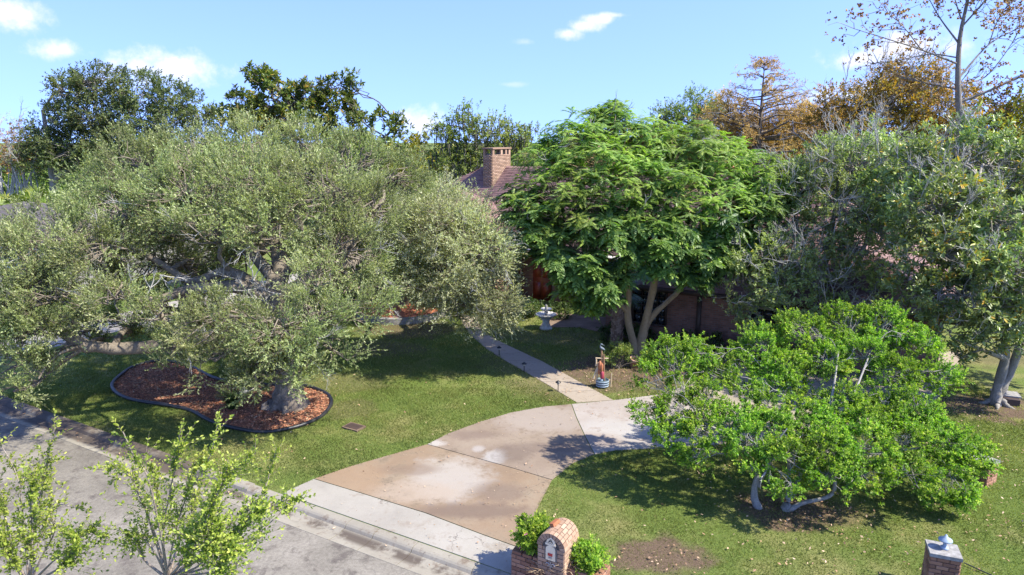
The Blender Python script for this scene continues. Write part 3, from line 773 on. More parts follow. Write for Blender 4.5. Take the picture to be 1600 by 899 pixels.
def spray(A, rng, base, dirn, L_, nl, ll, lw, spread=.9, droop=.1, shape='quad', fold=.15, upn=.7, tw_mat=1, tw_r=.004, tint_mu=.5, tint_sd=.22, curl=.1, clump_tint=None, tgrad=.25):
    """leafy twigs: base (N,3), direction (N,3), length (N)"""
    N_ = len(base); L_ = np.broadcast_to(np.asarray(L_, float), (N_,))
    ref = nrm(dirn+rng.normal(0, .5, (N_, 3))+.01); a = nrm(np.cross(dirn, ref)); b = np.cross(dirn, a)
    if tw_r: batch_cones(A, base, base+dirn*L_[:, None]-np.array([0, 0, 1.])*(droop*L_)[:, None], tw_r, tw_mat)
    t = (np.arange(nl)+.4)/nl; t = t[None, :]*np.ones((N_, 1))+rng.normal(0, .06, (N_, nl)); t = np.clip(t, .08, 1.02)
    az = (np.arange(nl)*2.4)[None, :]+rng.uniform(0, 6.28, (N_, 1))+rng.normal(0, .4, (N_, nl)); sp = spread*(1.1-.55*t)+rng.normal(0, .15, (N_, nl))
    pos = base[:, None]+dirn[:, None]*(L_[:, None]*t)[..., None]; pos[..., 2] -= droop*L_[:, None]*t**2
    ld = dirn[:, None]*np.cos(sp)[..., None]+(a[:, None]*np.cos(az)[..., None]+b[:, None]*np.sin(az)[..., None])*np.sin(sp)[..., None]
    ld = nrm(ld.reshape(-1, 3)); n = upn*np.array([0, 0, 1.])+(.5*dirn[:, None]+rng.normal(0, .55, (N_, nl, 3))).reshape(-1, 3)
    s = nrm(np.cross(ld, n)); n = np.cross(s, ld); k = N_*nl
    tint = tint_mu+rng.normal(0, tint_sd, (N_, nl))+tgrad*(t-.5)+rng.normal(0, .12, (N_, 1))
    if clump_tint is not None: tint = tint+clump_tint[:, None]
    sz = rng.uniform(.7, 1.2, k)
    add_leaves(A, pos.reshape(-1, 3), ld, n, ll*sz, lw*sz*rng.uniform(.85, 1.15, k), np.clip(tint.ravel(), 0, 1), fold, shape, 0, curl)


def fill(rng, lobes, clumps_per_m2, sprays_per_clump, clump_r, up=.5, rnd=.55, low=-.6, shell=(.72, 1.04), out=1.0):
    """lobes -> clump centres on their shells -> spray bases and directions"""
    CC, OUT, LI = [], [], []
    for i, lb in enumerate(lobes):
        c = np.array(lb[0]); r = lb[1]; sq = lb[2] if len(lb) > 2 else .8
        k = max(4, int(clumps_per_m2*12.57*r*r*(lb[3] if len(lb) > 3 else 1.0))); d = unit(rng, int(k*1.6)); d = d[d[:, 2] > low][:k]
        rr = r*rng.uniform(shell[0], shell[1], (len(d), 1))*(1+.12*np.sin(d[:, :1]*7+d[:, 1:2]*5+i))
        CC.append(c+d*rr*np.array([1, 1, sq])); OUT.append(d); LI.append(np.full(len(d), i))
    CC, OUT, LI = np.vstack(CC), np.vstack(OUT), np.concatenate(LI); n = len(CC)
    s = sprays_per_clump; base = np.repeat(CC, s, 0)+rng.normal(0, clump_r*.5, (n*s, 3)); o = np.repeat(OUT, s, 0)
    dirn = nrm(out*o+np.array([0, 0, up])+rng.normal(0, rnd, (n*s, 3)))
    ct = np.repeat(rng.normal(0, .10, n), s)
    return CC, OUT, LI, base, dirn, ct


def nearest_joint(skel, c):
    d = np.linalg.norm(skel[:, :3]-c, axis=1)+1.2*np.maximum(0, skel[:, 2]-c[2]-.2)
    return skel[int(np.argmin(d))]


def limbs(A, rng, paths, lobes, CC, LI, mat=0, sides=10, lim_r=.35, sub_r=.03, sag=.10):
    """trunk paths, a limb from the trunk to each lobe, and a branch to each leaf clump"""
    sk = []
    for p in paths:
        q = smooth_path(p, 18); n = len(q)
        q2 = q.copy(); q2[:, :3] += rng.normal(0, 1, (n, 3))*q[:, 3:4]*.08
        v, f = tube_vf(q2[:, :3], q2[:, 3]*(1+.06*rng.normal(0, 1, n)), sides); A.add(v, f, .5, mat); sk.append(q)
    base = paths[0]
    sk = np.vstack(sk); hi = sk[sk[:, 2] > sk[0, 2]+.25*(sk[:, 2].max()-sk[0, 2])]
    if len(hi) < 2: hi = sk
    for i, lb in enumerate(lobes):
        c = np.array(lb[0]); j = nearest_joint(hi, c); L_ = np.linalg.norm(c-j[:3]); r0 = min(j[3]*.75, .02+.022*L_+.02*lb[1])*lim_r/.35
        m1 = j[:3]+(c-j[:3])*.4+rng.normal(0, sag, 3)*L_+np.array([0, 0, .08*L_]); m2 = j[:3]+(c-j[:3])*.75+rng.normal(0, sag*.7, 3)*L_
        q = smooth_path([(*j[:3], r0), (*m1, r0*.8), (*m2, r0*.6), (*c, r0*.4)], 12); v, f = tube_vf(q[:, :3], q[:, 3], 6); A.add(v, f, .5, mat)
        k = LI == i
        if k.any():
            cc = CC[k]; t = rng.uniform(.45, 1.0, len(cc)); idx = (t*(len(q)-1)).astype(int)
            batch_bent(A, q[idx, :3], cc, np.minimum(sub_r, q[idx, 3]*.8), .008, mat, rng, .13)


def dead_twigs(A, rng, pts, dirs, L0, r0, mat, depth=3, kids=3):
    """bare forking twigs"""
    lev = [(pts, dirs, np.full(len(pts), L0)*rng.uniform(.7, 1.3, len(pts)), r0)]
    for dep in range(depth):
        p, d, L_, r = lev[-1]; e = p+d*L_[:, None]+rng.normal(0, .06, p.shape)*L_[:, None]
        m = (p+e)/2+rng.normal(0, .07, p.shape)*L_[:, None]
        batch_cones(A, p, m, r, mat, 4, .85); batch_cones(A, m, e, r*.85, mat, 4, .72)
        k = kids if dep < depth-1 else 2
        src = np.concatenate([m+(e-m)*rng.uniform(0.1, 1, (len(m), 1)) for _ in range(k)]); dd = nrm(np.concatenate([d]*k)+rng.normal(0, .42, (len(src), 3))+np.array([0, 0, .12]))
        lev.append((src, dd, np.concatenate([L_]*k)*rng.uniform(.45, .75, len(src)), r*.62))
    p, d, L_, r = lev[-1]; batch_cones(A, p, p+d*L_[:, None], r, mat, 3, .4)


def Lp(lst, Yd=None):
    """lobes given as photo x, photo y, distance, radius (m) [, squash, density]"""
    return [(tuple(P(a[0], a[1], a[2])), a[3], *(a[4:])) for a in lst]


def tree(name, label, base, paths, lobes, leafmat, barkmat, prm, seed, cat='tree', group=None, extra=None, twigmat=None):
    rng = np.random.default_rng(seed); root = thing(name, label, cat, base, group)
    CC, OUT, LI, sb, sdir, ct = fill(rng, lobes, prm.get('cl', 1.2), prm.get('sp', 10), prm.get('cr', .35), prm.get('up', .5), prm.get('rnd', .55), prm.get('low', -.6), prm.get('shell', (.72, 1.04)))
    if prm.get('lt'): ct = ct+np.repeat(rng.normal(0, prm['lt'], len(lobes))[LI], prm.get('sp', 10))
    T = Acc(); limbs(T, rng, paths, lobes, CC, LI, 0, prm.get('sides', 10), prm.get('lim', .35), prm.get('sub', .03)); 
    C = Acc(); n = len(sb)
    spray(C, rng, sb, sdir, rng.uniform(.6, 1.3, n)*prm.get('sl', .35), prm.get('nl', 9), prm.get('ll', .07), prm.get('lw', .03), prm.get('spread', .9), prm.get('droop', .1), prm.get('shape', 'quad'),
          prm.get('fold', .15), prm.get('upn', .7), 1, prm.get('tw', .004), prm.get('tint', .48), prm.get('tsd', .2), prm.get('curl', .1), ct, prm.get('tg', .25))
    if extra: extra(T, C, rng, CC, OUT)
    T.build('trunk', [barkmat, M['palegrey']], root, smooth=True)
    C.build('crown', [leafmat, twigmat or M['twig'], M['moss'], M['palegrey']], root, kind='stuff')
    print(name, 'sprays', n, 'leaves', n*prm.get('nl', 9)); return root


def TP(lst):
    """trunk path from photo points: x, y, distance, radius"""
    return [(*P(a[0], a[1], a[2]), a[3]) for a in lst]


def gbase(px, py):
    g = G(px, py); return g


# the big live oak
ob = G(452, 636); oy = ob.y
oak_l = Lp([(235, 415, 20.5, .95), (300, 405, 21, .95), (165, 440, 19.8, .85), (350, 400, 22, .9), (215, 265, 22, 1.18), (300, 250, 22.5, 1.26), (390, 242, 22.5, 1.34), (475, 250, 23, 1.34), (555, 265, 23, 1.26), (620, 285, 23, 1.01), (165, 295, 21.5, 0.924), (430, 592, 16.9, .62), (468, 582, 17, .5), (395, 602, 17, 0.332), (520, 545, 17.3, 0.57),
            (200, 335, 20, 1.26), (300, 310, 19.8, 1.43), (400, 305, 19.8, 1.43), (500, 315, 20, 1.43), (575, 330, 20.5, 1.09), 
            (50, 405, 18, 1.01), (25, 465, 17.3, 1.01), (110, 385, 18.5, 1.09), (165, 395, 18, 0.84), (255, 355, 19.6, 0.84), (95, 455, 17.3, 0.924), (40, 530, 17, 0.672), (15, 575, 16.8, 0.588), (30, 560, 17, 0.588), (60, 592, 16.8, 0.427), (20, 612, 16.6, 0.475), (60, 500, 17, 0.63), (112, 498, 17, 0.427), (120, 500, 21, 0.84), (200, 505, 21, 0.84), (270, 485, 21, 0.84), (150, 545, 21, 0.475), (-40, 480, 17, 1.09), (-60, 400, 18.5, 1.18),
            (330, 362, 18.5, 0.924), (420, 355, 18.6, 0.924), (540, 400, 19, 1.09), (575, 450, 19, 0.672), (500, 440, 18, 0.756), 
            (185, 468, 17, 0.63), (250, 495, 17, 0.588), (300, 520, 16.9, 0.756), (370, 515, 16.8, 0.84), (440, 520, 16.8, 0.882), (500, 500, 17.3, 0.756), (555, 495, 18, 0.756), 
            (335, 565, 16.8, 0.588), (400, 570, 16.8, 0.672), (455, 560, 16.9, 0.617), (330, 490, 17.3, 0.57), (270, 560, 17, 0.475), (385, 610, 16.9, 0.38),
            (300, 295, 25.5, 1.51), (430, 300, 25.5, 1.51), (550, 320, 25.5, 1.34), (180, 340, 23.5, 1.26), (80, 360, 21, 1.09), (270, 350, 24, 1.34), (500, 380, 24, 1.26), (400, 370, 25, 1.26), (600, 400, 24, 1.09), (330, 420, 25, 1.01)])
oak_paths = [TP([(456, 640, oy, .52), (452, 618, oy, .42), (448, 570, oy+.1, .38), (436, 500, oy+.2, .36), (425, 462, oy+.4, .34), (440, 425, oy+.8, .28), (430, 360, oy+1.5, .22), (420, 290, oy+2.2, .15)]),
             TP([(440, 540, oy+.1, .24), (380, 520, oy-.1, .23), (300, 535, oy-.4, .21), (200, 546, oy-1, .18), (135, 540, oy-1.4, .16), (96, 516, oy-1.6, .13), (50, 490, oy-1.9, .08)]),
             TP([(430, 475, oy+.3, .24), (380, 450, oy, .20), (300, 452, oy-.4, .16), (240, 470, oy-.8, .11), (180, 455, oy-1.2, .07)]),
             TP([(430, 468, oy+.3, .2), (360, 425, oy+.2, .16), (300, 440, oy, .12), (230, 400, oy, .08), (160, 380, oy-.5, .05)]),
             TP([(428, 470, oy+.3, .24), (480, 440, oy+.6, .2), (530, 402, oy+1, .17), (570, 350, oy+1.6, .12), (600, 310, oy+2.2, .08)]),
             TP([(432, 440, oy+.6, .2), (360, 360, oy+1.4, .14), (300, 300, oy+2, .10), (250, 260, oy+2.4, .06)]),
             TP([(450, 560, oy+.1, .16), (455, 510, oy-1, .10), (450, 500, oy-2, .06)]),
             TP([(438, 430, oy+.8, .2), (500, 350, oy+2, .13), (520, 280, oy+3, .08)])]
# flared roots
for k in range(7):
    a = k*.9+.3; dx, dy = math.cos(a), math.sin(a)
    oak_paths.append([(ob.x+dx*.25, ob.y+dy*.25, LAWN+.45, .2), (ob.x+dx*.42, ob.y+dy*.42, LAWN+.12, .13), (ob.x+dx*.62, ob.y+dy*.62, LAWN-.04, .06)])


def oak_extra(T, C, rng, CC, OUT):
    k = rng.choice(len(CC), 90, replace=False); dead_twigs(C, rng, CC[k], nrm(OUT[k]+rng.normal(0, .5, (90, 3))), .38, .011, 3, 3, 3)
    # pale whippy shoots standing out of the crown
    k = rng.choice(len(CC), 2600); p = CC[k]; d = nrm(OUT[k]*.7+np.array([0, 0, .9])+rng.normal(0, .35, (2600, 3)))
    spray(C, rng, p, d, rng.uniform(.4, .95, 2600), 16, .055, .024, .6, .02, 'quad', .1, .4, 1, .004, .78, .15)
    q = np.array([P(x, y, Y) for x, y, Y in ((395, 440, oy-.6), (380, 455, oy-.6), (400, 465, oy-.7), (360, 430, oy-.3), (345, 460, oy-.9), (430, 480, oy-.8), (225, 470, oy-1.6), (265, 500, oy-1.2), (250, 430, oy-1), (440, 460, oy-.5))])
    q = np.repeat(q, 2, 0); dead_twigs(C, rng, q, nrm(rng.normal(0, 1, q.shape)+np.array([0, -.3, -.1])), .6, .022, 3, 3, 3)


oak = tree('live_oak', 'big sprawling olive green live oak in the black edged mulch ring', ob, oak_paths, oak_l, M['oak'], M['oakbark'],
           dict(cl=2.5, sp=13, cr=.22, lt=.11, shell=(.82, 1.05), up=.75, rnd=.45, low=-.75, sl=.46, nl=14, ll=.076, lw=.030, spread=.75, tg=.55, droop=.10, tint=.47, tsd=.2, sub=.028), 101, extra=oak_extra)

# the second oak: paler, drooping
o2 = G(628, 487)
o2_l = Lp([(700, 350, 22.4, 1.08), (750, 395, 22, 0.99), (690, 430, 22, 0.99), (770, 470, 21.8, 0.72), (715, 480, 21.8, 0.72), (660, 360, 22.8, 0.99), (690, 345, 23.8, 1.22), (745, 375, 23.3, 1.08), (655, 385, 24, 1.17), (715, 420, 22.8, 1.17), (765, 435, 22.8, 0.9), (680, 460, 23.1, 0.9), (745, 475, 22.5, 0.81), (785, 480, 22.6, 0.495), (640, 430, 23.8, 0.9), (690, 312, 24.6, .75), (740, 330, 24.2, .65), (640, 345, 28.5, 1.1), (770, 400, 23.2, .7), (720, 500, 22.8, .45), (755, 508, 22.7, .35), (610, 400, 29, 1.4), (600, 350, 30, 1.5), (680, 380, 30, 1.5), (730, 420, 29, 1.2), (790, 510, 22.8, .22)])
o2_paths = [TP([(630, 492, o2.y, .42), (630, 470, o2.y, .30), (640, 430, o2.y-.6, .25), (665, 390, o2.y-1.4, .2), (690, 360, o2.y-2, .13)]),
            TP([(632, 462, o2.y, .2), (600, 410, o2.y+.4, .15), (600, 360, o2.y+.5, .09)]), TP([(640, 440, o2.y-.5, .18), (690, 430, o2.y-3, .14), (740, 440, o2.y-6, .06)]), TP([(640, 430, o2.y-.6, .18), (670, 390, o2.y-3, .13), (700, 360, o2.y-5.5, .06)])]


def o2_extra(T, C, rng, CC, OUT):
    k = rng.choice(len(CC), 1300); d = nrm(OUT[k]*.8+np.array([0.1, 0, .75])+rng.normal(0, .35, (1300, 3)))
    spray(C, rng, CC[k], d, rng.uniform(.5, 1.1, 1300), 18, .055, .022, .55, .05, 'quad', .1, .4, 1, .006, .75, .15)
    k = rng.choice(len(CC), 70, replace=False); dead_twigs(C, rng, CC[k], nrm(OUT[k]+rng.normal(0, .5, (70, 3))), .4, .012, 3, 3, 3)


tree('live_oak', 'smaller pale grey green oak drooping over the front walk', o2, o2_paths, o2_l, M['oak_pale'], M['oakbark'],
     dict(cl=3.0, sp=11, cr=.28, up=.45, rnd=.5, low=-.85, sl=.5, nl=13, ll=.085, lw=.033, spread=.75, tg=.5, droop=.22, tint=.5, tsd=.2, sub=.02), 102, extra=o2_extra)


# the compound-leaved shade tree by the house
def frond_mesh(rng, L_, pairs, ll, lw, droop, name):
    A = Acc(); t = np.linspace(.12, .97, pairs); x = L_*t*np.cos(droop*t*.6); z = -L_*droop*.5*t*t
    pos = np.stack([x, np.zeros(pairs), z], -1)
    for sgn in (-1, 1):
        prof = np.sin(np.clip(t, 0, 1)*math.pi*.86+.30)**.6
        d = nrm(np.stack([np.full(pairs, .62)+.25*t, sgn*np.ones(pairs), -.22-.3*t*droop+rng.normal(0, .08, pairs)], -1)); n = np.tile([0, 0, 1.], (pairs, 1))+rng.normal(0, .16, (pairs, 3)); s = nrm(np.cross(d, n)); n = np.cross(s, d)
        add_leaves(A, pos, d, n, ll*prof*rng.uniform(.88, 1.1, pairs), lw*prof*rng.uniform(.9, 1.1, pairs), np.clip(rng.normal(.48, .12, pairs), 0, 1), .08, 'hex', 0, .12)
    add_leaves(A, pos[-1:], nrm(np.array([[1., 0, -.5*droop]])), np.array([[0, 0, 1.]]), np.array([ll*.9]), np.array([lw*.9]), np.array([.6]), .08, 'hex', 0, .1)
    q = np.stack([np.linspace(0, 1, 5)*L_*.97, np.zeros(5), -L_*droop*.5*np.linspace(0, .97, 5)**2], -1); v, f = tube_vf(q, np.linspace(.007, .003, 5), 3); A.add(v, f, .75, 0)
    return np.concatenate(A.v), A.f, np.concatenate(A.t), A.v


def poinciana():
    rng = np.random.default_rng(105); pb = G(996, 556); Y0 = pb.y
    root = thing('shade_tree', 'lush green tree with broad feathery compound leaves and forked tan trunks by the house', 'tree', pb)
    lob = Lp([(960, 200, Y0+1, 1.2), (1010, 225, Y0+.5, 1.3), (900, 225, Y0, 1.2), (855, 255, Y0, 1.0), (940, 260, Y0-1, 1.4), (1070, 240, Y0, 1.2), (1120, 265, Y0, 1.3), (1180, 280, Y0, 1.1), (1230, 275, Y0+.3, .8),
              (880, 300, Y0-1.5, 1.2), (830, 325, Y0-1, 1.0), (990, 290, Y0-1.8, 1.3), (1050, 300, Y0-1.5, 1.2), (1120, 320, Y0-1, 1.2), (1180, 320, Y0-.5, 1.0),
              (850, 370, Y0-1.5, 1.0), (900, 390, Y0-2, 1.1), (895, 420, Y0-2, .75), (940, 440, Y0-2, .9), (928, 455, Y0-2, .6), (960, 360, Y0-2, 1.0), (1030, 370, Y0-1.8, 1.0), (1090, 390, Y0-1.4, .9), (1130, 400, Y0-.8, .8), (1080, 435, Y0-1.2, .6), (1030, 420, Y0-1.6, .6),
              (815, 300, Y0-.5, .7), (950, 185, Y0+1.2, .7), (1150, 360, Y0-.5, .8), (1100, 430, Y0-1, .5), (848, 395, Y0-1.6, .45), (990, 410, Y0-2, .6), (1100, 215, Y0+1, .8), (1150, 235, Y0+1, .7), (800, 335, Y0-.9, .5), (1150, 405, Y0-.5, .6), (1170, 370, Y0-.4, .6), (1120, 360, Y0-.8, .9), (1210, 320, Y0, .7), (920, 330, Y0-1.8, 1.0), (1000, 340, Y0-2, .9), (895, 452, Y0-2.1, .5), (918, 482, Y0-2.1, .4), (945, 468, Y0-2, .5), (905, 430, Y0-2.2, .6), (960, 430, Y0-2, .6), (860, 345, Y0-1.6, .8), (1195, 300, Y0-.3, .9), (1225, 295, Y0, .7), (1060, 345, Y0-1.9, .8)])
    paths = [TP([(1000, 562, Y0, .24), (1000, 545, Y0, .19), (1008, 505, Y0, .15), (1020, 455, Y0-.1, .13), (1030, 400, Y0-.2, .11), (1040, 330, Y0-.3, .08), (1060, 270, Y0, .05)]),
             TP([(992, 560, Y0, .2), (988, 530, Y0-.05, .15), (980, 495, Y0-.1, .13), (982, 450, Y0-.15, .11), (970, 380, Y0-.4, .09), (955, 290, Y0-.3, .06), (950, 220, Y0+.4, .04)]),
             TP([(1005, 530, Y0, .12), (1012, 506, Y0, .11), (1028, 485, Y0-.1, .10), (1056, 460, Y0-.1, .09), (1100, 400, Y0-.2, .07), (1140, 330, Y0, .05)]),
             TP([(981, 490, Y0-.1, .10), (965, 470, Y0-.3, .08), (930, 430, Y0-1, .06), (895, 390, Y0-1.4, .05), (870, 350, Y0-1.2, .04)]),
             TP([(1000, 558, Y0, .2), (1010, 562, Y0-.3, .12), (1020, 566, Y0-.4, .05)]), TP([(994, 558, Y0, .2), (980, 562, Y0-.3, .12), (972, 566, Y0-.4, .05)])]
    CC, OUT, LI, _, _, _ = fill(rng, lob, 3.6, 1, .2, .4, .4, -.7, (.6, 1.05))
    T = Acc(); limbs(T, rng, paths, lob, CC, LI, 0, 12, .30, .022)
    k = rng.choice(len(CC), 26, replace=False); dead_twigs(T, rng, CC[k], nrm(OUT[k]*.4+rng.normal(0, .5, (26, 3))+np.array([0, -.4, .4])), .55, .018, 1, 2, 2)
    T.build('trunk', [M['poinbark'], M['palegrey']], root, smooth=True)
    vars_ = []
    for i in range(3): vars_.append(('broad', frond_mesh(rng, .40, 6, .165, .085, .8+.25*i, 'f')))
    for i in range(3): vars_.append(('fern', frond_mesh(rng, .33, 13, .085, .022, .5+.25*i, 'f')))
    # each clump is a rosette of arching fronds
    B, Z, ID, BR = [], [], [], []
    for c, o in zip(CC, OUT):
        m = rng.integers(8, 12); az0 = rng.uniform(0, 6.28); ax = nrm(o*.35+np.array([0, 0, 1.0])+rng.normal(0, .15, 3)); a = nrm(np.cross(ax, [.3, .8, .1])); b = np.cross(ax, a)
        z0 = c[2]; fern = rng.random() < np.clip((z0-4.4)/1.8, .02, .98); sc = rng.uniform(.85, 1.15)
        bright = rng.normal(0, 1)
        for j in range(m):
            az = az0+j*6.283/m+rng.normal(0, .2); el = rng.uniform(-.15, .6); d = (a*math.cos(az)+b*math.sin(az))*math.cos(el)+ax*math.sin(el); d = d/np.linalg.norm(d)
            n = ax*math.cos(el)-(a*math.cos(az)+b*math.sin(az))*math.sin(el); s = np.cross(n, d); s /= np.linalg.norm(s); n = np.cross(d, s); k_ = sc*rng.uniform(.85, 1.15)
            Mx = np.eye(4); Mx[:3, 0] = d*k_; Mx[:3, 1] = s*k_; Mx[:3, 2] = n*k_; Mx[:3, 3] = c+rng.normal(0, .05, 3); B.append(Mx); ID.append((3 if fern else 0)+rng.integers(0, 3)); BR.append(bright)
    B = np.array(B); ID = np.array(ID); BR = np.array(BR); dist = np.linalg.norm(B[:, :3, 3]-np.array([0, 0, CAM_H]), axis=1)
    order = np.argsort(dist+np.where(ID < 3, -6, 0)-.3*B[:, 2, 3]*0); near = set(order[:300].tolist())
    meshes = []
    for kind_, (V, Fs, Tn, _) in vars_:
        A = Acc(); off = 0
        A.v = [V]; A.f = Fs; A.t = [Tn]; A.m = [np.zeros(sum(len(x) for x in Fs), np.int32)]; A.n = len(V)
        o = A.build('frond', [M['poin']]); meshes.append(o.data); bpy.data.objects.remove(o)
    C = Acc()
    for i in range(6):
        V, Fs, Tn = vars_[i][1][:3]; idx = [q for q in np.where(ID == i)[0] if q not in near]
        if not idx: continue
        Mx = B[idx]; VV = np.einsum('nij,kj->nki', Mx[:, :3, :3], V)+Mx[:, None, :3, 3]; nv = len(V)
        fo = 0
        VVr = VV.reshape(-1, 3); first = C.n; C.v.append(VVr.astype(np.float32)); C.n += len(VVr)
        for fs in Fs:
            ff = fs[None]+(np.arange(len(idx))*nv)[:, None, None]+first; C.f.append(ff.reshape(-1, 4))
            tt = np.clip(Tn[fo:fo+len(fs)][None]+rng.normal(0, .10, (len(idx), 1))+.10*BR[idx][:, None]+(.21 if i >= 3 else -.04), 0, 1); fo += len(fs); C.t.append(tt.ravel().astype(np.float32)); C.m.append(np.zeros(tt.size, np.int32))
    # hanging seed pods
    k = rng.choice(len(CC), 30, replace=False); p = CC[k]; batch_bent(C, p, p+np.array([0, 0, -.45])+rng.normal(0, .05, p.shape), .018, .016, 1, rng, .05)
    C.build('crown', [M['poin'], M['yellowg']], root, kind='stuff')
    inv = Matrix.Translation(pb).inverted()
    for i in order[:300]:
        o = bpy.data.objects.new('frond', meshes[ID[i]]); COL.objects.link(o); o.parent = root; o.matrix_local = inv @ Matrix(B[i].tolist())
    fl = Acc(); c0 = P(1146, 262, Y0-1.4)
    add_leaves(fl, np.tile(np.array(c0), (6, 1)), nrm(rng.normal(0, 1, (6, 3))+np.array([0, -.5, .6])), unit(rng, 6), np.full(6, .09), np.full(6, .06), .5, .1, 'hex')
    fl.build('red_flower', [M['orange']], root)
    print('fronds', len(B))


poinciana()

# glossy magnolia at the right and the twiggy tree left of it
mb = G(1557, 632)
mag_l = Lp([(1430, 262, 21.5, 1.1), (1490, 245, 22, 1.4), (1560, 270, 22, 1.4), (1630, 280, 22, 1.5), (1445, 330, 20.5, 1.0), (1470, 325, 20, 1.4), (1545, 340, 20, 1.4), (1610, 350, 20.3, 1.4), (1480, 400, 19.2, 1.2), (1550, 415, 19, 1.2), (1620, 420, 19.2, 1.3),
            (1440, 455, 19.5, 1.0), (1510, 465, 18.8, 1.0), (1580, 480, 18.8, 1.0), (1480, 515, 18.9, .7), (1540, 525, 18.8, .7), (1600, 540, 19, .7), (1640, 490, 19, 1.1), (1700, 330, 21, 1.6), (1700, 430, 20.5, 1.5), (1500, 560, 19.3, .35)])
mag_p = [TP([(1556, 640, mb.y, .22), (1556, 618, mb.y, .15), (1566, 580, mb.y, .125), (1572, 540, mb.y, .115), (1560, 450, mb.y+.2, .14), (1540, 360, mb.y+.4, .10), (1530, 280, mb.y+.8, .06)]),
         TP([(1560, 616, mb.y+.05, .14), (1580, 580, mb.y+.1, .12), (1600, 520, mb.y+.1, .10), (1630, 430, mb.y+.1, .07)]), TP([(1570, 560, mb.y, .1), (1530, 545, mb.y-.5, .05), (1490, 530, mb.y-.9, .03)]), TP([(1565, 500, mb.y, .13), (1500, 430, mb.y, .09), (1440, 370, mb.y+.3, .06)])]
for k in range(5):
    a = k*1.25+.4; dx, dy = math.cos(a), math.sin(a); mag_p.append([(mb.x+dx*.1, mb.y+dy*.1, LAWN+.2, .09), (mb.x+dx*.28, mb.y+dy*.28, LAWN+.03, .07), (mb.x+dx*.5, mb.y+dy*.5, LAWN-.03, .03)])


def twiggy(n, L_, r_):
    def ex(T, C, rng, CC, OUT):
        k = rng.choice(len(CC), min(n, len(CC)), replace=False); m = len(k); dead_twigs(C, rng, CC[k]-OUT[k]*.25, nrm(OUT[k]*.45+rng.normal(0, .45, (m, 3))+np.array([0, -.25, .7])), L_, r_, 3, 3, 3)
    return ex


tree('magnolia', 'glossy dark leaved magnolia with a pale forked trunk and bare grey twigs', mb, mag_p, mag_l, M['magn'], M['greybark'],
     dict(cl=1.9, sp=9, cr=.28, tg=.4, up=.5, rnd=.6, low=-.75, sl=.20, nl=7, ll=.155, lw=.062, spread=1.05, droop=.05, shape='hex', tint=.48, tsd=.2, upn=.9, curl=.12, tw=.006), 110, extra=twiggy(150, .62, .016), twigmat=M['palegrey'])
tw_b = G(1290, 560)
tw_l = Lp([(1365, 350, 22.4, .8), (1395, 375, 22, .7), (1420, 330, 22.5, .8), (1300, 260, 24, 1.2), (1350, 255, 23.5, 1.2), (1250, 300, 24, 1.0), (1310, 320, 23.2, 1.3), (1370, 320, 23.2, 1.2), (1240, 360, 23.5, .9), (1290, 385, 23, 1.0), (1350, 390, 22.8, 1.0), (1220, 430, 23, .7), (1270, 440, 22.8, .8), (1330, 450, 22.6, .9), (1180, 490, 22.8, .5), (1240, 485, 22.6, .6), (1300, 490, 22.5, .7), (1370, 470, 22.5, .8), (1210, 470, 22.8, .5), (1360, 220, 24.5, .8), (1150, 500, 23, .35), (1200, 400, 23.3, .8), (1190, 350, 23.8, .7), (1160, 430, 22.6, .7), (1200, 445, 22.4, .7), (1235, 420, 22.4, .8), (1180, 395, 22.8, .7), (1130, 470, 22.8, .4), (1210, 300, 24, .8), (1400, 300, 23.5, 1.0), (1230, 270, 24.3, .6)])
tw_p = [TP([(1290, 560, tw_b.y, .2), (1290, 520, tw_b.y, .15), (1285, 440, tw_b.y-.1, .12), (1300, 360, tw_b.y, .09), (1310, 280, tw_b.y+.2, .05)]), TP([(1290, 520, tw_b.y, .1), (1240, 490, tw_b.y-.3, .07), (1180, 480, tw_b.y-.4, .04)]), TP([(1288, 480, tw_b.y, .1), (1340, 420, tw_b.y, .07), (1360, 340, tw_b.y, .05)])]
tree('bare_twigged_tree', 'sparse grey green tree full of bare pale twigs in front of the brown roof', tw_b, tw_p, tw_l, M['greyleaf'], M['greybark'],
     dict(cl=2.3, sp=9, cr=.28, up=.5, rnd=.6, low=-.75, sl=.18, nl=7, ll=.12, lw=.052, spread=1.05, droop=.05, shape='hex', tint=.45, tsd=.2, upn=.9, tw=.006), 111, extra=twiggy(170, .7, .017), twigmat=M['palegrey'])

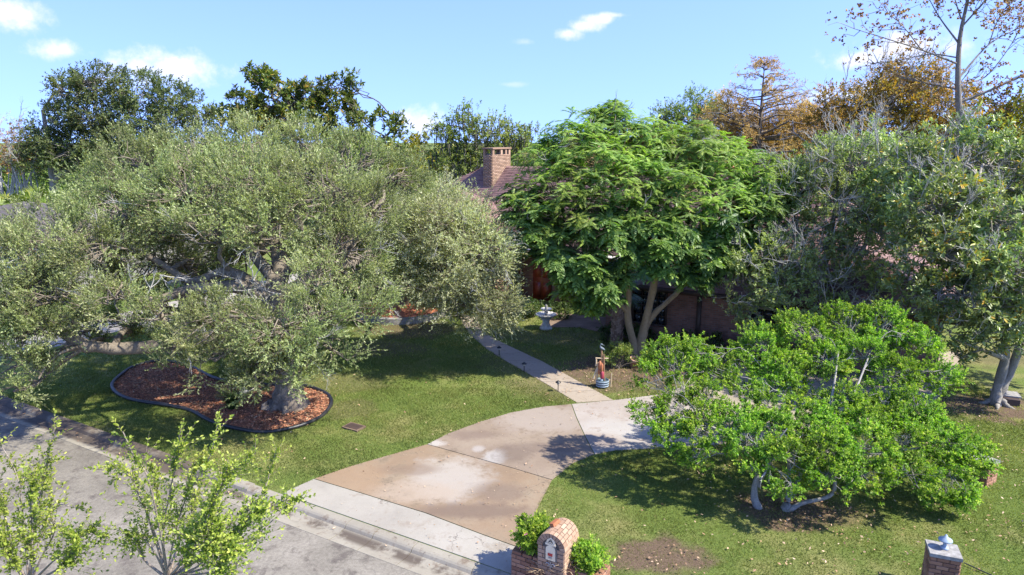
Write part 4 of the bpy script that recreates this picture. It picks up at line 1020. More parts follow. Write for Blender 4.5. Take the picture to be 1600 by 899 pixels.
# bright green spreading shrub tree on the near lawn
lb = G(1212, 796)
lig_l = Lp([(1150, 652, 14.3, .36), (1210, 668, 14, .36), (1285, 655, 14.3, .38), (1350, 662, 14.2, .4), (1405, 655, 14.5, .4), (1100, 650, 14.4, .35), (1045, 565, 15.8, .62, .8, 0.8), (1085, 555, 16.0, .45, .8, 0.8), (1020, 590, 15.4, .4, .8, 0.8), (1190, 545, 16.6, .6, .8, 1.0), (1250, 525, 16.8, .62, .8, 1.0), (1320, 510, 17, .62, .8, 1.0), (1380, 512, 16.8, .62, .8, 1.0), (1430, 545, 16.3, .55, .8, 1.0), (1460, 590, 15.8, .5, .8, 1.0), (1150, 575, 16.2, .45, .8, 0.8),
            (1060, 640, 14.7, .5, .8, 0.8), (1105, 620, 15, .42, .8, 0.8), (1160, 610, 15.3, .38, .8, 0.8), (1220, 580, 15.8, .5, .8, 1.0), (1290, 565, 15.8, .5, .8, 1.0), (1350, 560, 15.8, .5, .8, 1.0), (1390, 590, 15.5, .5, .8, 1.0), (1430, 640, 14.8, .5, .8, 1.0), (1370, 635, 14.9, .3, .8, 1.0), (1270, 625, 15, .25, .8, 1.0),
            (1110, 680, 13.9, .55, .8, 0.8), (1050, 690, 14.1, .35, .8, 0.8), (1165, 690, 13.7, .42, .8, 0.8), (1020, 665, 14.4, .3, .8, 0.8), (1230, 715, 13.2, .45, .8, 1.0), (1290, 700, 13.4, .5, .8, 1.0), (1350, 700, 13.5, .5, .8, 1.0), (1410, 690, 13.8, .5, .8, 1.0), (1465, 690, 14.0, .55, .8, 1.0), (1510, 715, 14.0, .45, .8, 1.0), (1480, 755, 13.5, .5, .8, 0.8), (1420, 745, 13.2, .5, .8, 0.8),
            (1355, 745, 13, .42, .8, 0.8), (1290, 750, 12.9, .42, .8, 0.8), (1235, 760, 12.8, .3, .8, 0.8), (1180, 735, 13.2, .25, .8, 0.8), (1500, 775, 13.4, .25, .8, 0.8), (1200, 640, 14.6, .38, .8, 1.0), (1255, 668, 14.1, .42, .8, 1.0), (1315, 625, 14.8, .36, .8, 1.0), (1225, 610, 15.2, .36, .8, 1.0), (1520, 735, 13.9, .3, .8, 1.0), (1470, 785, 13.3, .25, .8, 0.8), (1120, 590, 15.6, .4, .8, 0.8), (1000, 640, 14.7, .2, .8, 0.8), (1175, 648, 14.4, .22, .8, 0.8), (1320, 660, 14.3, .3, .8, 1.0), (1090, 715, 13.7, .25, .8, 0.8)])
lig_p = [TP([(1228, 800, lb.y, 0.111), (1232, 780, lb.y+.05, 0.085), (1250, 745, lb.y+.2, 0.048), (1280, 690, lb.y+.5, 0.036), (1300, 620, lb.y+1.2, 0.03), (1310, 550, lb.y+2, 0.018)]),
         TP([(1186, 800, lb.y+.05, 0.0935), (1178, 770, lb.y+.1, 0.0765), (1182, 735, lb.y+.1, 0.048), (1150, 690, lb.y+.2, 0.036), (1100, 660, lb.y+.5, 0.024)]),
         TP([(1222, 803, lb.y-.05, 0.0935), (1250, 788, lb.y-.05, 0.048), (1290, 778, lb.y-.1, 0.045), (1304, 765, lb.y-.1, 0.042), (1310, 735, lb.y-.1, 0.036), (1370, 710, lb.y, 0.03), (1440, 700, lb.y+.2, 0.021)]),
         TP([(1184, 760, lb.y+.1, 0.042), (1205, 720, lb.y, 0.03), (1215, 690, lb.y-.1, 0.021), (1230, 670, lb.y-.1, 0.012)]), TP([(1232, 785, lb.y, 0.048), (1230, 700, lb.y+.6, 0.036), (1200, 630, lb.y+1.6, 0.03), (1200, 560, lb.y+2.4, 0.018)]),
         TP([(1300, 640, lb.y+1, 0.03), (1330, 620, lb.y+1.2, 0.027), (1345, 590, lb.y+1.6, 0.024), (1360, 550, lb.y+2.2, 0.018)])]


def lig_extra(T, C, rng, CC, OUT):
    k = rng.choice(len(CC), 60, replace=False); dead_twigs(C, rng, CC[k]-OUT[k]*.2, nrm(OUT[k]*.3+rng.normal(0, .5, (60, 3))+np.array([0, -.4, .1])), .28, .009, 3, 2, 3)
    q = np.array([P(1200, 720, lb.y-.2)]*6+[P(1235, 735, lb.y-.3)]*3); dead_twigs(C, rng, q, nrm(rng.normal(0, 1, q.shape)), .35, .014, 3, 2, 3)


tree('spreading_shrub', 'bright green spreading shrub tree with several pale twisted trunks on the lawn', lb, lig_p, lig_l, M['ligu'], M['ligbark'],
     dict(cl=10.5, sp=12, cr=.14, up=.6, rnd=.6, low=-.55, sl=.15, nl=12, ll=.056, lw=.034, tg=.5, spread=1.1, droop=.05, shape='quad', tint=.48, tsd=.2, upn=.9, tw=.003, sub=.014, lim=.22), 112, extra=lig_extra)


# whippy young trees standing by the camera
def whip_tree(label, base, stems, seed, nlf=26, group=None):
    rng = np.random.default_rng(seed); root = thing('young_tree', label, 'tree', base); T = Acc(); C = Acc()
    bx = base
    for (pts_, dens) in stems:
        q = smooth_path(pts_, 22); v, f = tube_vf(q[:, :3], q[:, 3], 6); T.add(v, f, .5, 0)
        n = len(q); seg = np.linalg.norm(np.diff(q[:, :3], axis=0), axis=1).sum()
        m = int(dens*seg*36); i = rng.integers(int(n*.25), n-1, m); t = rng.random(m)[:, None]; p = q[i, :3]*(1-t)+q[i+1, :3]*t; d0 = nrm(q[i+1, :3]-q[i, :3])
        d = nrm(d0*.9+rng.normal(0, .75, (m, 3))+np.array([0, 0, .25])); ln = rng.uniform(.06, .30, m)*(1.2-.75*i/n)
        spray(C, rng, p, d, ln, 12, .025, .0135, 1.0, .05, 'hex', .12, .5, 1, .0022, .5, .2, .1)
    T.build('trunk', [M['sapbark']], root, smooth=True); C.build('crown', [M['whip'], M['twig']], root, kind='stuff')


def stem(bx, fork, pts_, dens=1.0, r=.0075):
    a = [(*fork, r*1.5)] + [(*P(x, y, Y), r*(1-.72*(i+1)/len(pts_))) for i, (x, y, Y) in enumerate(pts_)]
    return (a, dens)


fY = 4.15
fk = P(262, 905, fY); fb = Vector((fk.x+.1, fk.y-.15, LAWN))
trunk1 = ([(*fb, .07), (fb.x+.05, fb.y+.03, 2.5, .055), (fk.x-.02, fk.y, fk.z-.6, .045), (*fk, .03)], 0.0)
st1 = [trunk1]
for (pts_, dn) in [([(270, 850, fY), (290, 780, fY), (325, 720, fY-.1), (340, 664, fY-.1)], 1.3), ([(255, 840, fY), (265, 770, fY-.15), (278, 715, fY-.2), (280, 680, fY-.2)], 1.2), ([(300, 850, fY+.1), (330, 790, fY+.1), (360, 740, fY+.1), (400, 708, fY+.1)], 1.4),
                   ([(320, 860, fY), (370, 810, fY), (410, 790, fY), (470, 778, fY)], 1.3), ([(240, 830, fY+.1), (215, 770, fY), (195, 735, fY), (150, 733, fY)], .9), ([(235, 820, fY), (220, 770, fY), (200, 735, fY+.1), (170, 757, fY+.1)], .6),
                   ([(250, 830, fY-.2), (230, 745, fY-.3), (210, 715, fY-.3), (192, 675, fY-.3)], .6), ([(330, 860, fY-.2), (400, 790, fY-.1), (420, 745, fY), (432, 700, fY)], .8), ([(300, 860, fY-.25), (320, 820, fY-.3), (340, 770, fY-.35), (355, 735, fY-.3)], 2.2),
                   ([(275, 860, fY+.3), (300, 800, fY+.4), (300, 750, fY+.4), (315, 720, fY+.4)], 2), ([(340, 880, fY-.15), (360, 850, fY-.2), (385, 815, fY-.2), (410, 800, fY-.2)], 2.2), ([(310, 885, fY-.25), (325, 860, fY-.3), (340, 830, fY-.3), (330, 800, fY-.3)], 2.6),
                   ([(225, 875, fY), (215, 850, fY-.05), (205, 835, fY-.05), (190, 850, fY-.1)], 1.5), ([(245, 870, fY-.1), (228, 845, fY-.1), (215, 840, fY-.1), (205, 870, fY-.1)], 1.0), ([(280, 840, fY+.2), (250, 790, fY+.2), (245, 755, fY+.2), (238, 735, fY+.2)], 1.5),
                   ([(330, 895, fY-.2), (345, 895, fY-.3), (350, 870, fY-.3), (370, 860, fY-.3)], 2.4), ([(290, 890, fY-.2), (290, 870, fY-.2), (295, 850, fY-.25), (300, 830, fY-.2)], 2.6), ([(350, 900, fY), (390, 850, fY), (440, 800, fY+.1), (455, 790, fY+.1)], 1.0)]:
    st1.append(stem(fb, fk, pts_, dn))
whip_tree('yellow green young tree with upright whippy stems rising before the sunlit street', fb, st1, 120)
f2Y = 4.3
fk2 = P(45, 915, f2Y); fb2 = Vector((fk2.x, fk2.y-.1, LAWN))
st2 = [([(*fb2, .06), (fb2.x-.04, fb2.y, 2.6, .05), (fk2.x, fk2.y, fk2.z-.5, .04), (*fk2, .03)], 0.0)]
for (pts_, dn) in [([(50, 860, f2Y), (60, 790, f2Y), (72, 730, f2Y), (85, 668, f2Y)], 1.3), ([(40, 860, f2Y), (35, 800, f2Y), (25, 740, f2Y), (-5, 685, f2Y)], .9), ([(65, 870, f2Y), (85, 830, f2Y), (80, 790, f2Y), (120, 793, f2Y)], .8), ([(20, 860, f2Y), (5, 800, f2Y), (-15, 750, f2Y), (-30, 700, f2Y)], 1.0),
                   ([(80, 880, f2Y-.2), (110, 855, f2Y-.2), (140, 830, f2Y-.2), (165, 840, f2Y-.2)], 1.2), ([(50, 880, f2Y-.2), (50, 830, f2Y-.2), (48, 780, f2Y-.2), (55, 750, f2Y-.2)], 2.0), ([(20, 880, f2Y-.2), (5, 850, f2Y-.2), (-10, 820, f2Y-.2), (0, 780, f2Y-.2)], 2.0), ([(90, 890, f2Y-.3), (105, 880, f2Y-.3), (120, 860, f2Y-.3), (115, 840, f2Y-.3)], 2.2),
                   ([(30, 895, f2Y-.2), (20, 880, f2Y-.3), (10, 860, f2Y-.3), (5, 840, f2Y-.3)], 2.0), ([(60, 850, f2Y+.2), (75, 800, f2Y+.2), (75, 760, f2Y+.2), (45, 735, f2Y+.2)], 1.4)]:
    st2.append(stem(fb2, fk2, pts_, dn))
whip_tree('yellow green young tree with thin stems at the left edge before the shaded street', fb2, st2, 121)

# ------------------------------------------------------------------ trees beyond
def far_tree(name, label, px, Y, lobes, leaf, bark, seed, prm=None, top=None, rad=.3, lean=0, group='trees beyond the houses', extra=None, splits=2):
    q = dict(cl=1.0, sp=9, cr=.5, up=.4, rnd=.6, low=-.7, sl=.45, nl=8, ll=.16, lw=.085, spread=1.0, tint=.5, tsd=.22, tw=.008, sub=.05, sides=8)
    q.update(prm or {})
    lob = Lp([(a[0], a[1], Y+(a[3] if len(a) > 3 else 0), a[2]) for a in lobes]); b = P(px, 400, Y); b = Vector((b.x, Y, LAWN))
    zt = max(l[0][2] for l in lob)
    p0 = [(b.x, b.y, LAWN-.1, rad*1.4), (b.x, b.y, LAWN+.6, rad), (b.x+lean*.4, b.y, LAWN+zt*.4, rad*.8), (b.x+lean, b.y, zt*.85, rad*.35)]
    paths = [p0]; rng = random.Random(seed)
    for k in range(splits):
        l = lob[rng.randrange(len(lob))][0]; paths.append([(b.x+lean*.3, b.y, LAWN+zt*.38, rad*.6), ((b.x+l[0])/2, (b.y+l[1])/2, zt*.55, rad*.4), (*l, rad*.2)])
    return tree(name, label, b, paths, lob, leaf, bark, q, seed, group=group, extra=extra)


far_tree('dark_oak', 'tall dark round-topped oak against the sky left of the big live oak', 100, 56, [(110, 145, 1.7), (155, 135, 2.0), (210, 140, 1.9), (265, 160, 1.8), (310, 175, 1.3), (92, 190, 1.5), (150, 185, 2.2), (75, 230, 1.8), (120, 240, 2.3), (205, 195, 2.2), (265, 195, 1.8), (170, 240, 2.3), (55, 245, 1.4), (225, 240, 2.2), (330, 195, 1.2), (60, 215, .8), (95, 268, 1.6), (290, 230, 2)],
         M['dkoak'], M['greybark'], 130, dict(cl=.85, sp=11, ll=.20, lw=.11, sl=.55), rad=.4)
far_tree('broad_leaf_tree', 'dark broad-leaved tree rising above the big live oak', 470, 34, [(402, 128, .75), (435, 140, .9), (385, 165, .9), (430, 172, 1.1), (475, 158, .9), (525, 138, .75), (545, 128, .45), (510, 170, .9), (555, 172, .7), (600, 188, .55), (620, 195, .35), (470, 195, 1.4), (400, 200, 1.3), (540, 205, 1.2), (370, 190, .7), (615, 230, .8), (405, 112, .35)],
         M['bigleaf'], M['darkbark'], 131, dict(cl=1.7, sp=6, cr=.25, ll=.21, lw=.085, sl=.20, nl=8, spread=1.2, shape='hex', upn=.5), rad=.25)


def mossy(n, L_=.9):
    def ex(T, C, rng, CC, OUT):
        k = rng.choice(len(CC), n); p = CC[k]+rng.normal(0, .3, (n, 3)); batch_cones(C, p, p+np.array([0, 0, -1.])*rng.uniform(.5, 1.3, (n, 1))*L_+rng.normal(0, .08, (n, 3)), .05, 2, 3, .2)
    return ex


far_tree('mossy_tree', 'airy green tree with grey hanging moss behind the brick chimney', 745, 50, [(728, 190, .9), (722, 178, .5), (690, 205, .8), (770, 205, 1.1), (800, 208, .9), (830, 218, .8), (705, 230, 1.1), (745, 225, 1.2), (790, 235, 1.2), (720, 255, 1.3), (690, 245, .9), (760, 255, 1.3), (820, 245, 1.1), (700, 275, 1.2), (678, 200, .4), (735, 205, .7)],
         M['midgreen'], M['greybark'], 132, dict(cl=1.0, sp=7, ll=.20, lw=.10, sl=.5, low=-.5), rad=.25, extra=mossy(420), splits=4)
far_tree('grey_green_tree', 'round grey green tree between the shade tree and the rust coloured trees', 1080, 56, [(1060, 178, 1.3), (1092, 165, 1.3), (1042, 188, .9), (1108, 185, 1.2), (1078, 198, 1.6), (1040, 210, 1.4), (1110, 215, 1.5), (1030, 180, .6)], M['midgreen'], M['darkbark'], 133, dict(tint=.45), rad=.3)


def cypress(name, label, px, Y, ytop, ybot, half, leaf, seed, n=46, dens=1.0):
    rng = np.random.default_rng(seed); t0 = P(px, ytop, Y); b = Vector((t0.x, Y, LAWN)); root = thing(name, label, 'tree', b, 'trees beyond the houses'); T = Acc(); C = Acc()
    zb = P(px, ybot, Y).z; q = smooth_path([(b.x, Y, LAWN-.1, .36), (b.x+.1, Y, zb*.6, .22), (b.x, Y, zb+(t0.z-zb)*.5, .10), (*t0, .02)], 14); v, f = tube_vf(q[:, :3], q[:, 3], 8); T.add(v, f)
    k = rng.random(n)**1.2; z = zb+(t0.z-zb)*k; az = rng.uniform(0, 6.283, n); R = half*(1-k)**.75*rng.uniform(.7, 1.15, n)+.35
    p0 = np.stack([np.full(n, b.x), np.full(n, Y), z], -1); p1 = p0+np.stack([np.cos(az)*R, np.sin(az)*R, R*.22+rng.normal(0, .2, n)], -1); batch_bent(T, p0, p1, .07*(1-k)+.03, .012, 0, rng, .05)
    m = int(26*dens); t = rng.uniform(.25, 1, (n, m)); p = (p0[:, None]+(p1-p0)[:, None]*t[..., None]).reshape(-1, 3)+rng.normal(0, .13, (n*m, 3)); d = nrm(np.repeat(nrm(p1-p0), m, 0)+rng.normal(0, .7, (n*m, 3)))
    keep = rng.random(len(p)) < np.clip(1.25-np.repeat(k, m)*.75, .25, 1); p, d = p[keep], d[keep]
    spray(C, rng, p, d, rng.uniform(.25, .55, len(p)), 9, .15, .05, .9, .15, 'quad', .1, .5, 1, .006, .5, .22)
    T.build('trunk', [M['darkbark']], root, smooth=True); C.build('crown', [leaf, M['twig']], root, kind='stuff')


cypress('rust_cypress', 'thin pointed rust brown cypress showing bare branches against the sky', 1195, 50, 98, 250, 5.4, M['rust'], 140, 70, .9)
far_tree('rust_tree', 'low feathery orange brown tree left of the pointed cypress', 1150, 52, [(1128, 178, 1.2), (1160, 182, 1.5), (1120, 205, 1.5), (1175, 215, 1.8), (1140, 225, 1.8), (1132, 160, .8), (1200, 235, 1.5)], M['rust'], M['darkbark'], 141, dict(ll=.17, lw=.05, nl=10, cl=1.2), rad=.2)
far_tree('rust_tree', 'low feathery orange brown tree right of the pointed cypress', 1245, 52, [(1238, 188, 1.4), (1265, 185, 1.4), (1228, 215, 1.7), (1280, 210, 1.7), (1250, 235, 1.8), (1295, 235, 1.6), (1210, 235, 1.6), (1305, 200, 1.5), (1285, 178, 1.0), (1200, 200, 1.3)], M['rust'], M['darkbark'], 142, dict(ll=.17, lw=.05, nl=10, cl=1.2), rad=.2)
far_tree('ochre_tree', 'flat-topped ochre and green tree behind the bare grey twigs', 1400, 42, [(1365, 135, 1.0), (1400, 130, 1.2), (1440, 128, 1.1), (1480, 140, 1.1), (1310, 160, 1.0), (1340, 165, 1.1), (1380, 170, 1.4), (1430, 170, 1.5), (1300, 195, 1.2), (1340, 205, 1.5), (1400, 210, 1.6), (1460, 200, 1.5), (1285, 225, 1.2), (1320, 245, 1.4), (1480, 235, 1.6)],
         M['ochre'], M['greybark'], 143, dict(ll=.17, lw=.09, cl=1.3, sp=9), rad=.3, extra=twiggy(60, 1.3, .03), splits=3)


def sycamore():
    rng = np.random.default_rng(150); Y = 37.0; b = P(1500, 400, Y); b = Vector((b.x, Y, LAWN)); root = thing('sycamore', 'tall thinning sycamore with sparse brown leaves at the upper right', 'tree', b, None); T = Acc(); C = Acc()
    main = [TP([(1500, 380, Y, .36), (1500, 300, Y, .24), (1500, 200, Y, .18), (1497, 130, Y, .14), (1500, 60, Y, .105), (1512, 0, Y, .08), (1520, -60, Y, .07), (1530, -120, Y, .03)])]
    main[0][0] = (b.x, Y, LAWN-.1, .5)
    br = [[(1497, 100, 0, .09), (1440, 78, -.6, .06), (1390, 62, -1, .045), (1335, 45, -1.2, .025)], [(1500, 120, 0, .09), (1545, 70, .5, .06), (1590, 45, .8, .04), (1650, 20, 1, .02)], [(1500, 70, 0, .08), (1470, 30, .4, .05), (1450, -5, .6, .03), (1430, -40, .6, .02)],
          [(1505, 40, 0, .07), (1540, 0, -.5, .05), (1570, -40, -.6, .03)], [(1500, 160, 0, .12), (1550, 140, -.4, .10), (1600, 118, -.6, .09), (1680, 95, -.8, .05)], [(1500, 220, 0, .10), (1540, 190, -.6, .08), (1590, 165, -.9, .06), (1660, 150, -1, .03)],
          [(1495, 90, 0, .06), (1455, 85, .8, .05), (1400, 95, 1.2, .03), (1360, 100, 1.4, .02)], [(1502, 30, 0, .06), (1490, -10, .6, .04), (1480, -60, .8, .02)], [(1500, 130, 0, .07), (1540, 120, .9, .05), (1580, 70, 1.2, .03), (1600, 30, 1.2, .02)], [(1497, 140, 0, .07), (1450, 130, .8, .05), (1400, 120, 1.2, .03)],
          [(1440, 78, -.6, .05), (1410, 40, -.8, .03), (1380, 15, -1, .02)], [(1545, 70, .5, .05), (1560, 30, .5, .03), (1580, 0, .6, .02)], [(1500, 260, 0, .09), (1550, 240, -.5, .06), (1610, 215, -.8, .04)]]
    for a in br: main.append(TP([(x, y, Y+dy, r*.65) for x, y, dy, r in a]))
    PT, DR = [], []
    for i, p in enumerate(main):
        q = smooth_path(p, 20); v, f = tube_vf(q[:, :3], q[:, 3], 8); T.add(v, f)
        if i: PT.append(q[5:, :3]); DR.append(nrm(np.gradient(q[:, :3], axis=0))[5:])
        else: PT.append(q[14:, :3]); DR.append(nrm(np.gradient(q[:, :3], axis=0))[14:])
    PT, DR = np.vstack(PT), np.vstack(DR); m = 280; k = rng.integers(0, len(PT), m); d = nrm(DR[k]*.6+rng.normal(0, .6, (m, 3))+np.array([0, 0, .2])); e = PT[k]+d*rng.uniform(.4, 1.5, (m, 1)); batch_bent(T, PT[k], e, .022, .006, 0, rng, .08, 3)
    n = 1700; k = rng.integers(0, m, n); t = rng.uniform(.3, 1.05, (n, 1)); p = PT[k % len(PT)]*0+0
    kk = rng.integers(0, m, n); src = np.repeat(PT[rng.integers(0, len(PT), 1)], n, 0)
    p = e[kk]+rng.normal(0, .22, (n, 3)); spray(C, rng, p, nrm(rng.normal(0, 1, (n, 3))), .14, 3, .135, .10, 1.2, .2, 'hex', .2, .2, 1, .004, .4, .25)
    T.build('trunk', [M['sycbark']], root, smooth=True); C.build('crown', [M['brown'], M['twig']], root, kind='stuff')


sycamore()
far_tree('brown_leafed_tree', 'brown and green tree at the sycamore trunk behind the magnolia', 1530, 40, [(1500, 170, 1.1), (1540, 200, 1.2), (1520, 235, 1.4), (1480, 215, 1.2), (1600, 180, 1.0), (1550, 255, 1.2)], M['ochre'], M['darkbark'], 151, dict(ll=.18, lw=.11, cl=.8, sp=7, tint=.6), rad=.2)
far_tree('yellow_green_tree', 'yellow green tree at the right edge beyond the magnolia', 1590, 36, [(1570, 215, 1.2), (1600, 240, 1.4), (1580, 270, 1.3), (1610, 300, 1.4), (1560, 180, 1.0), (1600, 170, 1.0), (1640, 200, 1.5), (1640, 260, 1.6), (1570, 300, 1.1)], M['yellowg'], M['darkbark'], 152, dict(ll=.16, lw=.09, cl=1.0), rad=.2)
# green row behind the house
k = 0
for (px, Y, top_, wd) in ((655, 58, 238, 1.9), (600, 62, 250, 2.2), (545, 64, 240, 2.2), (870, 62, 225, 2.0), (930, 64, 222, 2.0), (990, 62, 220, 2.0), (1040, 60, 222, 2.0), (1180, 64, 225, 2.0), (1320, 58, 230, 2.0), (380, 66, 235, 2.3), (20, 70, 250, 2.2), (1450, 55, 215, 2.0)):
    far_tree('background_tree', ('green tree in the row behind the house, %s' % ['right of the mossy oaks by the cloud', 'behind the right side of the big oak', 'behind the top of the big oak', 'just right of the chimney', 'behind the top of the shade tree', 'behind the shade tree peak', 'below the round grey green tree', 'below the pointed cypress', 'below the ochre tree', 'behind the left half of the big oak', 'behind the bare shrubs at the left edge', 'behind the ochre tree trunk'][k]),
             px, Y, [(px-30, top_+18, wd*.7), (px+8, top_, wd*.75), (px+38, top_+20, wd*.7), (px-12, top_+40, wd), (px+25, top_+50, wd), (px-40, top_+60, wd*.9), (px+5, top_+85, wd*1.1), (px+45, top_+85, wd)], [M['midgreen'], M['dkoak'], M['midgreen'], M['yellowg'] if k == 0 else M['midgreen']][k % 4 if k else 3], M['darkbark'], 160+k, dict(cl=.7, sp=8, ll=.24, lw=.13), rad=.25)
    k += 1

# distant woods closing the view
def woods():
    rng = np.random.default_rng(200); A = Acc(); n = 26000
    X = rng.uniform(-130, 130, n); Y = rng.uniform(85, 110, n); h = 5.5+1.8*np.sin(X*.21)+1.2*np.sin(X*.53+1)+1.0*np.sin(X*1.3); Z = rng.random(n)**.7*h
    d = unit(rng, n); nn = unit(rng, n); s = nrm(np.cross(d, nn)); nn = np.cross(s, d)
    add_leaves(A, np.stack([X, Y, Z], -1), d, nn, rng.uniform(.6, 1.3, n), rng.uniform(.3, .7, n), np.clip(rng.normal(.45, .22, n), 0, 1), .2, 'hex')
    A.build('distant_woods', [M['midgreen']], kind='stuff')


woods()

# bare shrubs and palmettos at the left edge
def bare_shrub(px, Y, ytop, label, seed):
    rng = np.random.default_rng(seed); b = P(px, 300, Y); b = Vector((b.x, Y, LAWN)); root = thing('bare_shrub', label, 'shrub', b, 'bare shrubs at the left edge'); T = Acc(); C = Acc(); zt = P(px, ytop, Y).z
    n = 16; e = np.array(b)+np.stack([rng.normal(0, 1.1, n), rng.normal(0, .8, n), zt*rng.uniform(.55, .85, n)], -1); s = np.tile(np.array(b), (n, 1))+rng.normal(0, .15, (n, 3))*np.array([1, 1, 0]); batch_bent(T, s, e, .09, .04, 0, rng, .05, 5)
    dead_twigs(T, rng, e, nrm(rng.normal(0, .35, (n, 3))+np.array([0, 0, 1])), zt*.16, .035, 0, 3, 3)
    m = 240; p = e[rng.integers(0, n, m)]+rng.normal(0, .6, (m, 3))+np.array([0, 0, zt*.12]); spray(C, rng, p, unit(rng, m), .4, 6, .2, .09, 1, .1, 'quad', .1, .3, 1, .006, .45, .2)
    T.build('stems', [M['palegrey']], root, smooth=True); C.build('crown', [M['brown'], M['twig']], root, kind='stuff')


bare_shrub(8, 58, 195, 'leafless pale stemmed shrub at the very left edge with brown top', 170); bare_shrub(38, 56, 215, 'leafless pale stemmed shrub leaning beside the dark oak', 171)


def fan_palm(b, h, label, group, seed, nf=22, R=1.0, name='palmetto'):
    rng = np.random.default_rng(seed); root = thing(name, label, 'palm', b, group); T = Acc(); q = smooth_path([(b.x, b.y, LAWN-.05, .16), (b.x+.05, b.y, LAWN+h*.6, .13), (b.x, b.y, LAWN+h, .11)], 6); v, f = tube_vf(q[:, :3], q[:, 3], 8); T.add(v, f); T.build('trunk', [M['palmbark']], root)
    A = Acc(); c = np.array([b.x, b.y, LAWN+h])
    for i in range(nf):
        az = i*2.4; el = math.radians(rng.uniform(-25, 75)); d = np.array([math.cos(az)*math.cos(el), math.sin(az)*math.cos(el), math.sin(el)]); s = nrm(np.cross(d, [0, 0, 1.01])); n = np.cross(s, d); hub = c+d*R*.55
        batch_cones(A, c[None], hub[None], .02, 0); m = 15; a = np.linspace(-1.35, 1.35, m); ld = nrm(np.cos(a)[:, None]*d+np.sin(a)[:, None]*s-np.array([0, 0, .18])+.05*rng.normal(0, 1, (m, 3)))
        add_leaves(A, np.tile(hub, (m, 1)), ld, np.tile(n, (m, 1)), R*.62*(1-.25*np.abs(a)/1.35), .07*R, np.clip(rng.normal(.5, .15, m)+rng.normal(0, .15), 0, 1), .1, 'quad', 0, .15)
    A.build('fronds', [M['palm']], root, kind='stuff')


rp = random.Random(5); pl = 0
PALMW = ['at the left edge above the neighbouring roof', 'second from the left edge', 'below the pale bare stems', 'below the leaning bare stem', 'between bare stem and dark oak', 'under the pale trunks of the dark oak', 'tallest, against the dark oak shade', 'at the oak crown edge', 'half hidden by the live oak', 'behind the front row at the left', 'behind the front row in the middle', 'behind the front row at the right']
for i, (px, Y) in enumerate([(4, 47), (22, 48), (38, 47), (56, 48), (74, 47), (92, 48), (108, 47), (126, 48), (142, 47), (12, 51), (60, 52), (100, 51)]):
    g = P(px, 330, Y); fan_palm(Vector((g.x, Y, LAWN)), rp.uniform(2.0, 3.2), 'bright palmetto palm ' + PALMW[i], 'palmettos behind the neighbouring roof', 180+i, 22, 1.3)

